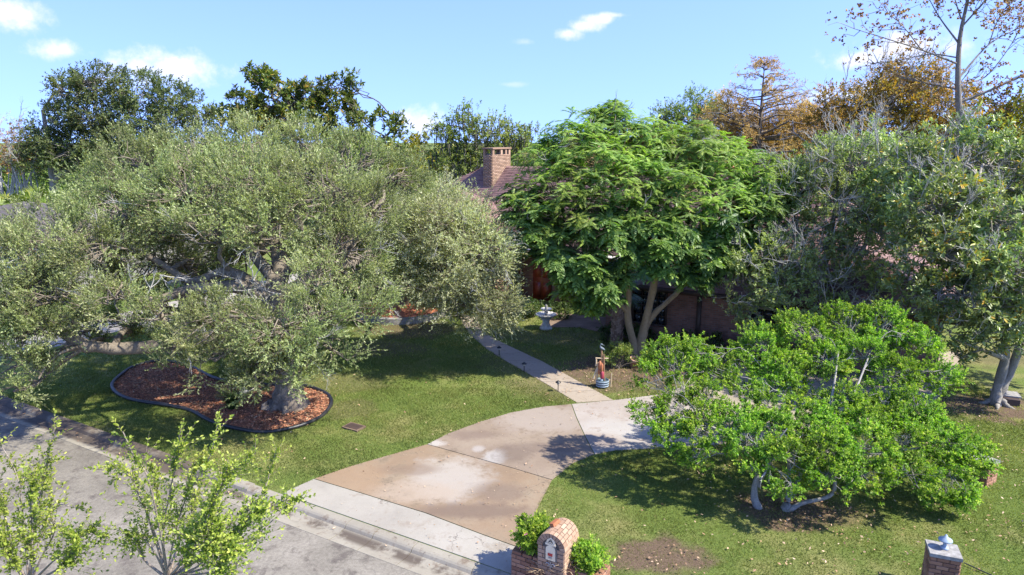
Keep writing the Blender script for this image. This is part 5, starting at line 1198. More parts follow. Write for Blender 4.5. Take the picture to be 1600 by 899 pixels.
# ------------------------------------------------------------------ houses
def roof(parent, cnr, z0, slope, over, mat, seed, shing=True):
    """hip roof over a rectangle u0,u1,w0,w1 of the house frame"""
    u0, u1, w0, w1 = cnr[0]-over, cnr[1]+over, cnr[2]-over, cnr[3]+over; du, dw_ = u1-u0, w1-w0; h = min(du, dw_)/2; zt = z0+h*slope
    if du >= dw_: r0, r1 = (u0+h, (w0+w1)/2), (u1-h, (w0+w1)/2)
    else: r0, r1 = ((u0+u1)/2, w0+h), ((u0+u1)/2, w1-h)
    A_, B_, C_, D_ = (u0, w0, z0), (u1, w0, z0), (u1, w1, z0), (u0, w1, z0); R0, R1 = (*r0, zt), (*r1, zt)
    planes = [[A_, B_, R1, R0], [B_, C_, R1], [C_, D_, R0, R1], [D_, A_, R0]] if du >= dw_ else [[A_, B_, R0], [B_, C_, R1, R0], [C_, D_, R1], [D_, A_, R0, R1]]
    rng = np.random.default_rng(seed); S_ = Acc(); D = Acc()
    W3 = lambda p: np.array([*HF(p[0], p[1]), p[2]])
    for pl_ in planes:
        q = [W3(p) for p in pl_]; D.add(np.array(q), [list(range(len(q)))] if len(q) == 4 else [[0, 1, 2]])
        if not shing: continue
        e = nrm(q[1]-q[0]); n = nrm(np.cross(q[1]-q[0], q[2]-q[0])); up = np.cross(n, e)
        loc = [(float(np.dot(p-q[0], e)), float(np.dot(p-q[0], up))) for p in q]; Lx = loc[1][0]; Ly = max(l[1] for l in loc); ex, tw = .145, .30
        rows = int(Ly/ex); cols = int(Lx/tw)+2; I, J = np.meshgrid(np.arange(rows), np.arange(cols), indexing='ij'); X = (J-.5*(I % 2))*tw+tw/2+rng.normal(0, .004, I.shape); Yy = I*ex+ex*.5
        k = inside(loc, X.ravel(), Yy.ravel()); X, Yy = X.ravel()[k], Yy.ravel()[k]; m = len(X); hw = tw*.49
        lift = .008+.005*rng.random(m); lo = Yy-ex*.5-.004*rng.random(m); hi = Yy+ex*.62
        def pt(x, y, z): return q[0]+x[:, None]*e+y[:, None]*up+z[:, None]*n
        v = np.stack([pt(X-hw, lo, lift), pt(X+hw, lo, lift), pt(X+hw, hi, np.full(m, .005)), pt(X-hw, hi, np.full(m, .005)), pt(X-hw, lo, lift*0+.001), pt(X+hw, lo, lift*0+.001)], 1).reshape(-1, 3)
        b = np.arange(m)[:, None]*6; t = np.clip(rng.normal(.5, .2, m), 0, 1)
        S_.add(v, b+np.array([0, 1, 2, 3]), t); S_.add(v[:0], np.zeros((0, 4), int), .5); fidx = b+np.array([4, 5, 1, 0]); S_.f.append(fidx+S_.n-len(v)); S_.t.append(t.astype(np.float32)); S_.m.append(np.zeros(m, np.int32))
    ob_ = D.build('roof', [mat], parent)
    if shing: S_.build('shingles', [mat], ob_, kind='stuff')
    # fascia boards and soffit
    Fa = Acc(); R3 = np.array(Matrix.Rotation(ANG, 3, 'Z'))
    for (a, b) in ((A_, B_), (B_, C_), (C_, D_), (D_, A_)):
        c = (W3(a)+W3(b))/2; L_ = np.linalg.norm(W3(b)-W3(a)); along = abs(a[0]-b[0]) > .01
        v, f = box_vf((c[0], c[1], z0-.10), (L_-.03, .025, .16) if along else (.025, L_-.03, .16), R3); Fa.add(v, f)
    v, f = box_vf((*HF((u0+u1)/2, (w0+w1)/2), z0-.19), (du-.06, dw_-.06, .02), R3); Fa.add(v, f)
    Fa.build('fascia', [M['darkwood']], parent); return ob_, zt


HO = None
def HF(u, w): return (HO.x+U2.x*u+W2.x*w, HO.y+U2.y*u+W2.y*w)


def wall_block(parent, c, z1, mat, name='wall'):
    u0, u1, w0, w1 = c; p = [HF(u0, w0), HF(u1, w0), HF(u1, w1), HF(u0, w1)]; vs, fs, uvs = [], [], []
    lens = [0, u1-u0, u1-u0+w1-w0, 2*(u1-u0)+w1-w0, 2*(u1-u0+w1-w0)]
    for i in range(4):
        a, b = p[i], p[(i+1) % 4]; k = len(vs); vs += [(*a, LAWN-.2), (*b, LAWN-.2), (*b, z1), (*a, z1)]; fs.append([k, k+1, k+2, k+3]); uvs += [(lens[i], 0), (lens[i+1], 0), (lens[i+1], z1), (lens[i], z1)]
    me = bpy.data.meshes.new(name); me.from_pydata(vs, [], fs); uv = me.uv_layers.new(name='UVMap')
    for i, l in enumerate(me.loops): uv.data[i].uv = uvs[i]
    me.materials.append(mat); me.update(); return link(name, me, parent)


R3 = Matrix.Rotation(ANG, 3, 'Z')


def hbox(name, u, w, z, su, sw, sz, mat, parent):
    v, f = box_vf((*HF(u, w), z), (su, sw, sz), np.array(R3)); A = Acc(); A.add(v, f); return A.build(name, [mat], parent)


def window(parent, u, w, z, wd, ht, nu, nz, mat=None):
    """framed window with its panes and glazing bars on a front wall"""
    fr = Acc(); R = np.array(R3)
    for (du, dz, su, sz) in ((0, ht/2, wd+.12, .07), (0, -ht/2, wd+.12, .07), (-wd/2-.02, 0, .08, ht-.07), (wd/2+.02, 0, .08, ht-.07)):
        v, f = box_vf((*HF(u+du, w-.03), z+dz), (su, .09, sz), R); fr.add(v, f)
    for i in range(1, nu):
        v, f = box_vf((*HF(u-wd/2+wd*i/nu, w-.025), z), (.028, .05, ht-.07), R); fr.add(v, f)
    for i in range(1, nz):
        v, f = box_vf((*HF(u, w-.028), z-ht/2+ht*i/nz), (wd-.04, .044, .028), R); fr.add(v, f)
    o = fr.build('window', [mat or M['darkwood']], parent)
    for i in range(nu):
        for j in range(nz):
            v, f = box_vf((*HF(u-wd/2+wd*(i+.5)/nu, w-.012), z-ht/2+ht*(j+.5)/nz), (wd/nu-.02, .012, ht/nz-.02), R); A = Acc(); A.add(v, f); A.build('pane', [M['glass']], o)
    return o


e0 = P(985, 443, 26.1)
HO = Vector((e0.x, 26.1))+W2*.55
hs = thing('brick_house', 'low brown brick house with reddish brown shingled hip roofs behind the shade tree', 'house', (HO.x, HO.y, LAWN))
blocks = [((-1.2, 10.5, 0, 9), 2.45, .50), ((-17, 9.5, 4.2, 13.5), 2.75, .71), ((-16.5, -7.6, .2, 9), 2.75, .58)]
for i, (c, z, sl) in enumerate(blocks):
    cc = c if i != 1 else (c[0]+.04, c[1]-.04, c[2], c[3]-.04)
    wall_block(hs, cc, z-.2, M['housebrick']); roof(hs, c, z, sl, .55, M['shingle'], 300+i)
window(hs, .65, 0, 1.55, 1.3, 1.5, 4, 4); window(hs, 5.1, 0, 1.75, 1.2, 1.1, 3, 3); window(hs, 8.3, 0, 1.6, 1.6, 1.3, 4, 3)
window(hs, -4.2, 4.2, 1.5, 1.2, 1.6, 3, 4); window(hs, -12, .2, 1.5, 1.8, 1.4, 4, 3)
for u_ in (2.6, 7.0):   # timber posts on the brick
    hbox('post', u_, -.05, 1.12, .16, .12, 2.2, M['darkwood'], hs)
dr = hbox('door', -6.2, 4.15, 1.15, 1.0, .08, 2.1, noisy_mat('red_brown_door', [(.3, (.13, .03, .02)), (.7, (.22, .055, .035))], 4, 40, .4, .1), hs)
for dz in (-.5, .45): 
    for du in (-.22, .22): hbox('door_panel', -6.2+du, 4.10, 1.15+dz, .32, .02, .7, noisy_mat('door_panel', [(.3, (.16, .035, .025)), (.7, (.26, .06, .04))], 4, 40, .4, .1), dr)
hbox('gutter', -4.6, 3.58, 2.66, 5.4, .13, .12, M['white'], hs)
hbox('porch_post', -7.2, 3.75, 1.35, .13, .13, 2.4, M['darkwood'], hs); hbox('porch_post', -4.9, 3.75, 1.35, .13, .13, 2.4, M['darkwood'], hs)


def brick_mesh(s, mat):
    me = bpy.data.meshes.new('brick'); h = np.array(s)/2; ch = .006
    # a box with a chamfered outer face
    v = [(-h[0], -h[1]+ch, -h[2]), (h[0], -h[1]+ch, -h[2]), (h[0], -h[1]+ch, h[2]), (-h[0], -h[1]+ch, h[2]), (-h[0]+ch, -h[1], -h[2]+ch), (h[0]-ch, -h[1], -h[2]+ch), (h[0]-ch, -h[1], h[2]-ch), (-h[0]+ch, -h[1], h[2]-ch), (-h[0], h[1], -h[2]), (h[0], h[1], -h[2]), (h[0], h[1], h[2]), (-h[0], h[1], h[2])]
    f = [[4, 5, 6, 7], [0, 1, 5, 4], [1, 2, 6, 5], [2, 3, 7, 6], [3, 0, 4, 7], [0, 8, 9, 1], [1, 9, 10, 2], [2, 10, 11, 3], [3, 11, 8, 0], [8, 11, 10, 9]]
    me.from_pydata(v, [], f); me.materials.append(mat); me.update(); return me


def brick_faces(su, sw, z0, z1, rng, bl=.20, bh=.066, joint=.011, skip=None):
    """brick placements round a rectangle su x sw centred on the origin: matrices in its own frame and brick lengths"""
    out = []; n = max(1, int(round((z1-z0)/(bh+joint)))); ph = (z1-z0)/n
    for (L_, off, rot) in ((su, sw/2, 0), (sw, su/2, math.pi/2), (su, sw/2, math.pi), (sw, su/2, -math.pi/2)):
        for c in range(n):
            x = -L_/2; x2 = L_/2; first = True; half = (c+(0 if rot in (0, math.pi) else 1)) % 2
            while x < x2-.02:
                l = bl if not (first and half) else bl*.5
                l = min(l, x2-x)
                if x2-(x+l) < .05: l = x2-x
                out.append((Matrix.Rotation(rot, 4, 'Z') @ Matrix.Translation((x+l/2, -off+.03-rng.uniform(0, .004), z0+ph*(c+.5))), l-joint, ph-joint)); x += l; first = False
    return out


def brick_thing(root, su, sw, z0, z1, mat, rng, bl=.2, loc=None, joined=False, base=Matrix.Identity(4)):
    core = Acc(); v, f = box_vf((0, 0, (z0+z1)/2), (su-.03, sw-.03, z1-z0-.004)); v = np.array([(base @ Vector(p))[:] for p in v]); core.add(v, f)
    cm = bpy.data.meshes.new('mortar'); cm.from_pydata(v.tolist(), [], f); cm.materials.append(M['mortar']); local_part('mortar', cm, root)
    cache = {}; pl_ = brick_faces(su, sw, z0, z1, rng, bl)
    if joined:
        A = Acc()
        for (mx, l, h) in pl_:
            v, f = box_vf((0, 0, 0), (l, .07, h)); v = np.array([(base @ mx @ Vector(p))[:] for p in v]); A.add(v, f, rng.random())
        me = A.build('bricks', [mat], None); me.parent = root; me['kind'] = 'stuff'; return
    for (mx, l, h) in pl_:
        key = (round(l, 3), round(h, 3))
        if key not in cache: cache[key] = brick_mesh((l, .07, h), mat)
        local_part('brick', cache[key], root, base @ mx)


# chimney: a part of the house with real brick courses
cw = P(776, 283, 38.6); cu, cww = (Vector((cw.x, cw.y))-HO).dot(U2), (Vector((cw.x, cw.y))-HO).dot(W2)
cw.x += W2.x*.6-U2.x*.32; cw.y += W2.y*.6-U2.y*.32
chy = bpy.data.objects.new('chimney', None); COL.objects.link(chy); chy.parent = hs; chy.matrix_parent_inverse = Matrix.Translation(hs.location).inverted(); chy.location = (cw.x, cw.y, 0); chy.rotation_euler.z = ANG
zct = P(776, 231, 38.6).z; rc = random.Random(8)
brick_thing(chy, .62, 2.0, 4.0, zct-.38, M['tanbrick'], rc, joined=True)
for (x, y, sx, sy) in ((-.25, -.9, .12, .2), (.25, -.9, .12, .2), (-.25, .9, .12, .2), (.25, .9, .12, .2), (.25, 0, .12, .2), (-.25, 0, .12, .2), (.25, .5, .12, .16), (-.25, .5, .12, .16)):
    v, f = box_vf((x, y, zct-.23), (sx, sy, .296)); local_part('cap_pier', mesh_of('cap_pier', (v, f), M['tanbrick']), chy)
v, f = box_vf((0, 0, zct-.04), (.72, 2.1, .075)); local_part('cap_slab', mesh_of('cap_slab', (v, f), M['tanbrick']), chy)
v, f = box_vf((0, 0, zct-.36), (.50, 1.86, .02)); local_part('flue_floor', mesh_of('flue_floor', (v, f), M['black']), chy)

# neighbour's house at the far left
HO_keep = HO
g = P(-90, 330, 44); HO = Vector((g.x-2, 44.0))
nh = thing('neighbour_house', 'neighbouring low house with a grey brown shingle roof behind the big oak', 'house', (HO.x, HO.y, LAWN))
wall_block(nh, (0, 17, 0, 9), 2.3, M['nwall']); roof(nh, (0, 17, 0, 9), 2.5, .27, .5, M['greyshingle'], 320)
for u_ in (3, 7, 11.5, 14.5): window(nh, u_, 0, 1.4, 1.4, 1.3, 2, 2, M['white'])
HO = HO_keep

# ------------------------------------------------------------------ hedges and small plants
def bush(name, label, c, r, leaf, seed, prm=None, sq=.75, n=7, cat='shrub', group=None, flowers=None, spread=.6):
    rng = np.random.default_rng(seed); root = thing(name, label, cat, (c[0], c[1], c[2]), group); A = Acc(); q = dict(cl=9/(r*r*8), sp=8, cr=r*.22, sl=r*.3, nl=9, ll=.06, lw=.03, shape='quad'); q.update(prm or {})
    lob = [((c[0]+rng.normal(0, r*.35), c[1]+rng.normal(0, r*.35), c[2]+r*sq*rng.uniform(.6, 1.1)), r*spread, .85) for _ in range(n)]
    CC, OUT, LI, b, d, ct = fill(rng, lob, q['cl']/n*6, q['sp'], q['cr'], .5, .6, -.75, (.6, 1.05)); k = len(b)
    st = np.tile(np.array([c[0], c[1], c[2]]), (len(CC), 1))+rng.normal(0, r*.08, (len(CC), 3))*np.array([1, 1, 0]); T = Acc(); batch_bent(T, st, CC, .02*r+.004, .004, 0, rng, .08); T.build('stems', [M['twig']], root)
    spray(A, rng, b, d, rng.uniform(.6, 1.2, k)*q['sl'], q['nl'], q['ll'], q['lw'], 1.0, .08, q['shape'], .12, .7, 1, .0025, q.get('tint', .48), .2, .1, ct)
    A.build('foliage', [leaf, M['twig']], root, kind='stuff')
    if flowers:
        Fl = Acc(); m = flowers[0]; kk = rng.choice(len(CC), m); p = CC[kk]+OUT[kk]*r*.3
        for i in range(m): add_leaves(Fl, np.tile(p[i], (6, 1)), nrm(rng.normal(0, 1, (6, 3))+OUT[kk[i]]), unit(rng, 6), np.full(6, .035), np.full(6, .028), .5, .1, 'hex')
        Fl.build('flowers', [flowers[1]], root, kind='stuff')
    return root


def hf(u, w): return (HO.x+U2.x*u+W2.x*w, HO.y+U2.y*u+W2.y*w, LAWN)
for i, (u_, w_, r, lb_) in enumerate([(2.1, -.9, .62, 'left end of the dark hedge, under the house window behind the trunks'), (3.3, -.9, .6, 'dark hedge shrub right of the tan trunks below the brick wall'), (4.5, -.9, .6, 'dark hedge shrub in the middle of the row below the brick wall'), (5.7, -.95, .68, 'dark hedge shrub near the right window, before the bare twigs'), (7.0, -1.0, .7, 'dark hedge shrub at the right end, behind the bright spreading shrub'),
                                  (.6, -.8, .55, 'dark shrub behind the palm trunk under the gridded window'), (-.8, -.7, .6, 'dark shrub at the house corner behind the hanging leaves')]):
    bush('hedge_shrub', lb_, hf(u_, w_), r, M['hedge'], 400+i, dict(ll=.07, lw=.04), group='hedge along the house front')
for i, (px, py, r, lb_) in enumerate([(806, 508, .62, 'low dark shrub left of the stone fountain near the pale oak'), (833, 506, .6, 'low dark shrub directly behind the stone fountain'), (880, 510, .5, 'low dark shrub right of the stone fountain')]):
    g = G(px, py); bush('hedge_shrub', lb_, (g.x, g.y+1.2, LAWN), r, M['hedge'], 410+i, dict(ll=.07, lw=.04), group='hedge along the house front')
for i, (px, py, r, lb_) in enumerate([(300, 500, 1.2, 'dark shrub added to darken the gap behind the left boughs of the big oak'), (390, 492, 1.3, 'dark shrub added to darken the gap directly behind the big oak trunk'), (480, 490, 1.3, 'dark shrub added to darken the gap behind the big oak, right of its trunk'), (555, 486, 1.1, 'dark shrub added to darken the gap between the big oak and the raised red bed')]):
    g = G(px, py); bush('added_gap_shrub', lb_, (g.x, g.y, LAWN), r, M['hedge'], 430+i, dict(ll=.10, lw=.055), group='shrubs added behind the big oak')  # shrubs added only to darken the gap under the oak boughs
g = G(966, 578); bush('border_shrub', 'leafy green shrub at the foot of the palm trunk beside the yard ornament', (g.x, g.y+.2, LAWN), .62, M['midgreen'], 415, dict(ll=.11, lw=.03, tint=.5), n=8)
g = G(364, 640)
def tuft(name, label, c, n, L_, wd, leaf, seed, parentcat='plant', spread=.7):
    rng = np.random.default_rng(seed); A = Acc(); az = rng.uniform(0, 6.28, n); ln = rng.uniform(.6, 1.1, n)*L_; th = rng.uniform(.1, spread, n)
    p = np.tile(np.array(c), (n, 1))+rng.normal(0, .05, (n, 3))*np.array([1, 1, 0]); d1 = np.stack([np.cos(az)*np.sin(th), np.sin(az)*np.sin(th), np.cos(th)], -1); s = np.stack([-np.sin(az), np.cos(az), np.zeros(n)], -1)
    m = p+d1*ln[:, None]*.6; d2 = nrm(d1+np.stack([np.cos(az), np.sin(az), -.6*np.ones(n)], -1)*.8); e = m+d2*ln[:, None]*.5; w_ = wd
    v = np.stack([p-s*w_*.5, p+s*w_*.5, m+s*w_*.5, m-s*w_*.5, e], 1).reshape(-1, 3); b = np.arange(n)[:, None]*5; t = np.clip(rng.normal(.5, .2, n), 0, 1)
    A.add(v, b+np.array([0, 1, 2, 3]), t); A.f.append(b+np.array([3, 2, 4])+A.n-len(v)); A.t.append(t.astype(np.float32)); A.m.append(np.zeros(n, np.int32))
    return tag(A.build(name, [leaf]), label, parentcat)
tuft('strap_leaf_plant', 'dark strap-leaved clump growing in the mulch left of the oak trunk', (g.x, g.y, LAWN), 140, .75, .03, M['hedge'], 31)
g = G(1098, 560); tuft('spiky_plant', 'small spiky green palm-like plant by the hedge behind the bright shrub', (g.x, g.y, LAWN), 90, .7, .035, M['midgreen'], 32, spread=1.2)

# palm trunk clad in old leaf boots
g = G(963, 552); py_ = g.y+.6; pt0 = P(963, 540, py_); pm = thing('palm', 'short palm trunk clad in rough pinkish leaf boots beside the tan trunks', 'palm', (pt0.x, py_, LAWN))
pz = P(964, 462, py_).z; rng = np.random.default_rng(77); A = Acc(); q = smooth_path([(pt0.x, py_, LAWN-.05, .21), (pt0.x+.02, py_, pz*.5, .19), (pt0.x+.03, py_, pz, .17)], 10); v, f = tube_vf(q[:, :3], q[:, 3], 12); A.add(v, f); A.build('trunk', [M['palmbark']], pm, smooth=True)
bt = mesh_of('leaf_boot', (np.array([(-.07, 0, 0), (.07, 0, 0), (.045, -.07, .2), (-.045, -.07, .2), (-.06, .03, .02), (.06, .03, .02), (.035, -.03, .2), (-.035, -.03, .2)]), [[0, 1, 2, 3], [5, 4, 7, 6], [1, 5, 6, 2], [4, 0, 3, 7], [3, 2, 6, 7], [0, 4, 5, 1]]), M['palmbark'])
for i in range(110):
    z = LAWN+.1+(pz-LAWN-.2)*i/110; a = i*2.4; o = local_part('leaf_boot', bt, pm, Matrix.Translation((.03*z/pz, 0, z-LAWN)) @ Matrix.Rotation(a, 4, 'Z') @ Matrix.Translation((0, -.185+.02*i/110, 0)))
A = Acc(); c = np.array([pt0.x+.03, py_, pz+.1])
for i in range(16):
    az = i*2.4; el = rng.uniform(-.4, 1.0); d = np.array([math.cos(az)*math.cos(el), math.sin(az)*math.cos(el), math.sin(el)]); s = nrm(np.cross(d, [0, 0, 1.01])); n = np.cross(s, d); hub = c+d*.55; batch_cones(A, c[None], hub[None], .018, 0); m = 17; a = np.linspace(-1.5, 1.5, m); ld = nrm(np.cos(a)[:, None]*d+np.sin(a)[:, None]*s-np.array([0, 0, .25]))
    add_leaves(A, np.tile(hub, (m, 1)), ld, np.tile(n, (m, 1)), np.full(m, .55), .05, np.clip(rng.normal(.4, .15, m), 0, 1), .1, 'quad', 0, .2)
A.build('fronds', [M['hedge']], pm, kind='stuff')

# ------------------------------------------------------------------ garden objects
def lathe_part(name, prof, mat, parent, seg=28, z=0):
    v, f = lathe(prof, seg); v = v+np.array([0, 0, z]); return local_part(name, mesh_of(name, (v, f), mat, True), parent)


g = G(853, 514); ft = thing('fountain', 'pale cast stone two-tier fountain standing on the lawn before the entry', 'fountain', (g.x, g.y, LAWN))
lathe_part('pedestal', [(.0, 0), (.27, 0), (.27, .06), (.22, .08), (.20, .14), (.15, .26), (.145, .34), (.19, .42), (.22, .44), (0, .44)], M['stone'], ft)
lathe_part('lower_bowl', [(0, .43), (.16, .44), (.30, .52), (.40, .60), (.42, .65), (.40, .665), (.36, .64), (.22, .60), (.0, .58)], M['stone'], ft, 32)
lathe_part('stem', [(.07, .58), (.06, .66), (.09, .70), (.06, .76), (0, .78)], M['stone'], ft)
lathe_part('upper_bowl', [(0, .76), (.10, .77), (.21, .84), (.24, .885), (.225, .895), (.12, .86), (0, .85)], M['stone'], ft)
lathe_part('finial', [(.05, .85), (.07, .92), (.035, .96), (.06, 1.0), (.04, 1.04), (0, 1.07)], M['stone'], ft, 16)
for i in range(14):     # scalloped rim
    a = i*6.2832/14; v, f = lathe([(0, -.03), (.045, -.02), (.05, .02), (0, .035)], 8); me = mesh_of('scallop', (v, f), M['stone'], True) if i == 0 else me; local_part('scallop', me, ft, Matrix.Translation((.405*math.cos(a), .405*math.sin(a), .64)))

# nautical yard ornament in a half barrel
g = G(941, 605); no = thing('yard_ornament', 'nautical yard ornament of a post with coloured floats and boards in a half barrel', 'yard ornament', (g.x, g.y, LAWN))
lathe_part('barrel', [(0, .02), (.20, .02), (.23, .12), (.245, .22), (.24, .30), (.22, .31), (.215, .27), (0, .27)], M['teal'], no, 20)
for z in (.08, .17, .26): lathe_part('hoop', [(.232+.05*(z-.1), z-.018), (.242+.045*(z-.1), z-.018), (.242+.045*(z-.1), z+.018), (.232+.05*(z-.1), z+.018)], M['bluegrey'], no, 20)
def bar(name, p0, p1, r, mat, parent, sides=8, r1=None):
    q = smooth_path([(*p0, r), (*p1, r1 or r)], 4); v, f = tube_vf(q[:, :3], q[:, 3], sides); n = len(v); f = [list(x) for x in f]+[list(range(sides))[::-1], list(range(n-sides, n))]; return local_part(name, mesh_of(name, (v, f), mat), parent)
bar('post', (.0, .02, .2), (-.06, .02, 1.45), .035, M['wood'], no); bar('crossbar', (-.28, 0, 1.15), (.2, .02, 1.13), .022, M['palewood'], no)
bar('board', (-.34, -.05, .36), (-.2, .02, .78), .035, M['palewood'], no, 4); bar('board', (-.22, -.04, .24), (-.18, .02, .98), .03, M['palewood'], no, 4); bar('board', (-.25, -.02, .85), (-.25, -.0, 1.12), .03, M['palewood'], no, 4); bar('oar', (.07, -.03, .25), (.02, .0, 1.3), .028, M['wood'], no)
def float_part(x, y, z0, z1, r, mat):
    lathe_ = [(0, z0), (r*.6, z0+.02), (r, z0+.07), (r, z1-.07), (r*.5, z1-.02), (.012, z1), (0, z1+.03)]; v, f = lathe(lathe_, 14); local_part('float', mesh_of('float', (v+np.array([x, y, 0]), f), mat, True), no)
float_part(-.12, -.06, .72, 1.06, .06, M['orange']); float_part(-.05, -.08, .62, .98, .055, M['orange']); float_part(-.03, -.09, .34, .68, .07, M['magenta']); float_part(-.14, -.05, .52, .76, .05, M['orange']); float_part(-.05, -.10, .22, .40, .05, M['bluegrey'])
no.scale = (.88, .88, .86)
# the bird on the post: one smooth body
q = smooth_path([(.06, .02, 1.46, .012), (.0, .02, 1.50, .045), (-.07, .02, 1.54, .052), (-.11, .02, 1.60, .028), (-.10, .02, 1.67, .026), (-.07, .02, 1.69, .03), (-.02, .02, 1.665, .012), (.05, .02, 1.63, .004)], 28); v, f = tube_vf(q[:, :3], q[:, 3], 10); local_part('bird_figure', mesh_of('bird_figure', (v, f), M['birdgrey'], True), no)
g = G(954, 605); sk_ = thing('garden_stake', 'thin pale wooden stake beside the half barrel', 'stake', (g.x, g.y, LAWN)); bar('shaft', (0, 0, -.05), (.02, 0, .42), .022, M['palewood'], sk_, 6, .018); bar('point', (.02, 0, .42), (.022, 0, .5), .018, M['palewood'], sk_, 6, .004)
g = G(990, 574); pt = thing('flower_pot', 'broken pinkish terracotta pot lying at the foot of the tan trunks', 'pot', (g.x, g.y, LAWN))
v, f = lathe([(0, 0), (.14, 0), (.20, .28), (.225, .28), (.225, .34), (.19, .34), (.17, .2), (.0, .06)], 20); local_part('pot_body', mesh_of('pot_body', (v, f), M['terracotta'], True), pt); lathe_part('soil', [(.178, .24), (0, .26)], M['soil'], pt)
pt.rotation_euler = (.15, .2, 0)

# path lights
pls = [(872, 612, 'path light nearest the driveway at the left walk edge'), (819, 582, 'middle path light at the left walk edge'), (780, 556, 'farthest path light at the left walk edge under the pale oak')]
pl0 = None
for i, (px, py, lb_) in enumerate(pls):
    g = G(px, py)
    if pl0 is None:
        pl0 = thing('path_light', 'small black ' + lb_, 'path light', (g.x, g.y, LAWN), 'path lights along the walk'); kids = [bar('stake', (0, 0, -.03), (0, 0, .26), .014, M['black'], pl0), lathe_part('lamp', [(0, .24), (.035, .24), (.04, .31), (0, .31)], M['stone'], pl0, 12), lathe_part('hood', [(.09, .305), (.085, .325), (.02, .37), (0, .38)], M['black'], pl0, 16)]
    else:
        o = pl0.copy(); COL.objects.link(o); o.location = (g.x, g.y, LAWN); o['label'] = 'small black ' + lb_
        for k_ in kids: c = k_.copy(); COL.objects.link(c); c.parent = o

g = G(553, 669); mc = thing('meter_cover', 'dark brown rectangular utility cover set in the grass beside the mulch ring', 'utility cover', (g.x, g.y, LAWN)); mc.rotation_euler.z = ANG
v, f = box_vf((0, 0, .025), (.56, .38, .05)); local_part('rim', mesh_of('rim', (v, f), M['soil']), mc); v, f = box_vf((0, 0, .053), (.46, .28, .012)); local_part('lid', mesh_of('lid', (v, f), M['darkwood']), mc)

# the brick mailbox with its planter
rb_ = random.Random(17)
tl = P(799, 863, 11.3); tl = G(799, 863, .62); mbx = Vector((tl.x, tl.y)); PL, PD, PH = 1.72, .56, .56
c = mbx+U2*(PL/2)+W2*(PD/2); pn = thing('brick_planter', 'long low brick planter built round the brick mailbox beside the apron', 'planter', (c.x, c.y, LAWN)); pn.rotation_euler.z = ANG
brick_thing(pn, PL, PD, 0, PH-.06, M['brick'], rb_)
A = brick_mesh((.19, .10, .058), M['brick'])
for i in range(8):
    for sgn in (-1, 1): local_part('brick', A, pn, Matrix.Translation((-PL/2+PL*(i+.5)/8+.0, sgn*(PD/2-.05), PH-.028)) @ Matrix.Rotation(0 if sgn < 0 else math.pi, 4, 'Z'))
for j in range(2):
    for sgn in (-1, 1): local_part('brick', A, pn, Matrix.Translation((sgn*(PL/2-.05), -.10+.2*j, PH-.028)) @ Matrix.Rotation(-sgn*math.pi/2*-1, 4, 'Z'))
v, f = box_vf((0, 0, PH-.05), (PL-.2, PD-.2, .02)); local_part('soil', mesh_of('soil', (v, f), M['soil']), pn)

CWD, CDP, CZ = .52, .62, .96          # mailbox width, depth, springing height
cc = mbx+U2*.87+W2*(.30-.12); mx = thing('brick_mailbox', 'arched brick mailbox with a cream door and red mark beside the driveway', 'mailbox', (cc.x, cc.y, LAWN)); mx.rotation_euler.z = ANG
brick_thing(mx, CWD, CDP, .0, CZ, M['tanbrick'], rb_, bl=.19)
Rv = CWD/2; seg = 11
# barrel vault core
A = Acc(); th = np.linspace(0, math.pi, 17); prof = np.stack([np.cos(th)*(Rv-.02), np.sin(th)*(Rv-.02)], -1)
vs = [(x, y, CZ+z) for y in (-CDP/2+.02, CDP/2-.02) for x, z in prof]; n = len(prof); fs = [[i, i+1, n+i+1, n+i] for i in range(n-1)]+[list(range(n))[::-1], list(range(n, 2*n))]
me = bpy.data.meshes.new('mortar_vault'); me.from_pydata(vs, [], fs); me.materials.append(M['mortar']); me.update(); local_part('mortar_vault', me, mx)
def wedge(a0, a1, r0, r1, y0, y1, mat):
    v = [(math.cos(a)*r, y, math.sin(a)*r) for y in (y0, y1) for a, r in ((a0, r0), (a1, r0), (a1, r1), (a0, r1))]; f = [[0, 1, 2, 3], [7, 6, 5, 4], [0, 4, 5, 1], [1, 5, 6, 2], [2, 6, 7, 3], [3, 7, 4, 0]]
    me = bpy.data.meshes.new('brick'); me.from_pydata(v, [], f); me.materials.append(mat); me.update(); return me
da = math.pi/seg; ga = .022
front = wedge(ga, da-ga, Rv-.09, Rv+.014, -.055, .055, M['tanbrick']); ln_ = (CDP-.13)/3
vb = wedge(ga, da-ga, Rv-.06, Rv+.004, -ln_/2+.006, ln_/2-.006, M['tanbrick']); vh = wedge(ga, da-ga, Rv-.06, Rv+.004, -ln_/4+.006, ln_/4-.006, M['tanbrick'])
for i in range(seg):
    Rr = Matrix.Rotation(-i*da, 4, 'Y')
    local_part('brick', front, mx, Matrix.Translation((0, -CDP/2+.045, CZ)) @ Rr)
    y = -CDP/2+.115; 
    if i % 2:
        local_part('brick', vh, mx, Matrix.Translation((0, y+ln_/4, CZ)) @ Rr); y += ln_/2
    while y+ln_ < CDP/2+.02: local_part('brick', vb, mx, Matrix.Translation((0, y+ln_/2, CZ)) @ Rr); y += ln_
    if i % 2: local_part('brick', vh, mx, Matrix.Translation((0, y+ln_/4, CZ)) @ Rr)
v, f = box_vf((0, 0, 0), (.19, .09, .06)); local_part('brick', mesh_of('brick', (v, f), M['orange']), mx, Matrix.Translation((-.09, .02, CZ+Rv+.025)) @ Matrix.Rotation(-.3, 4, 'Y') @ Matrix.Rotation(1.35, 4, 'Z'))
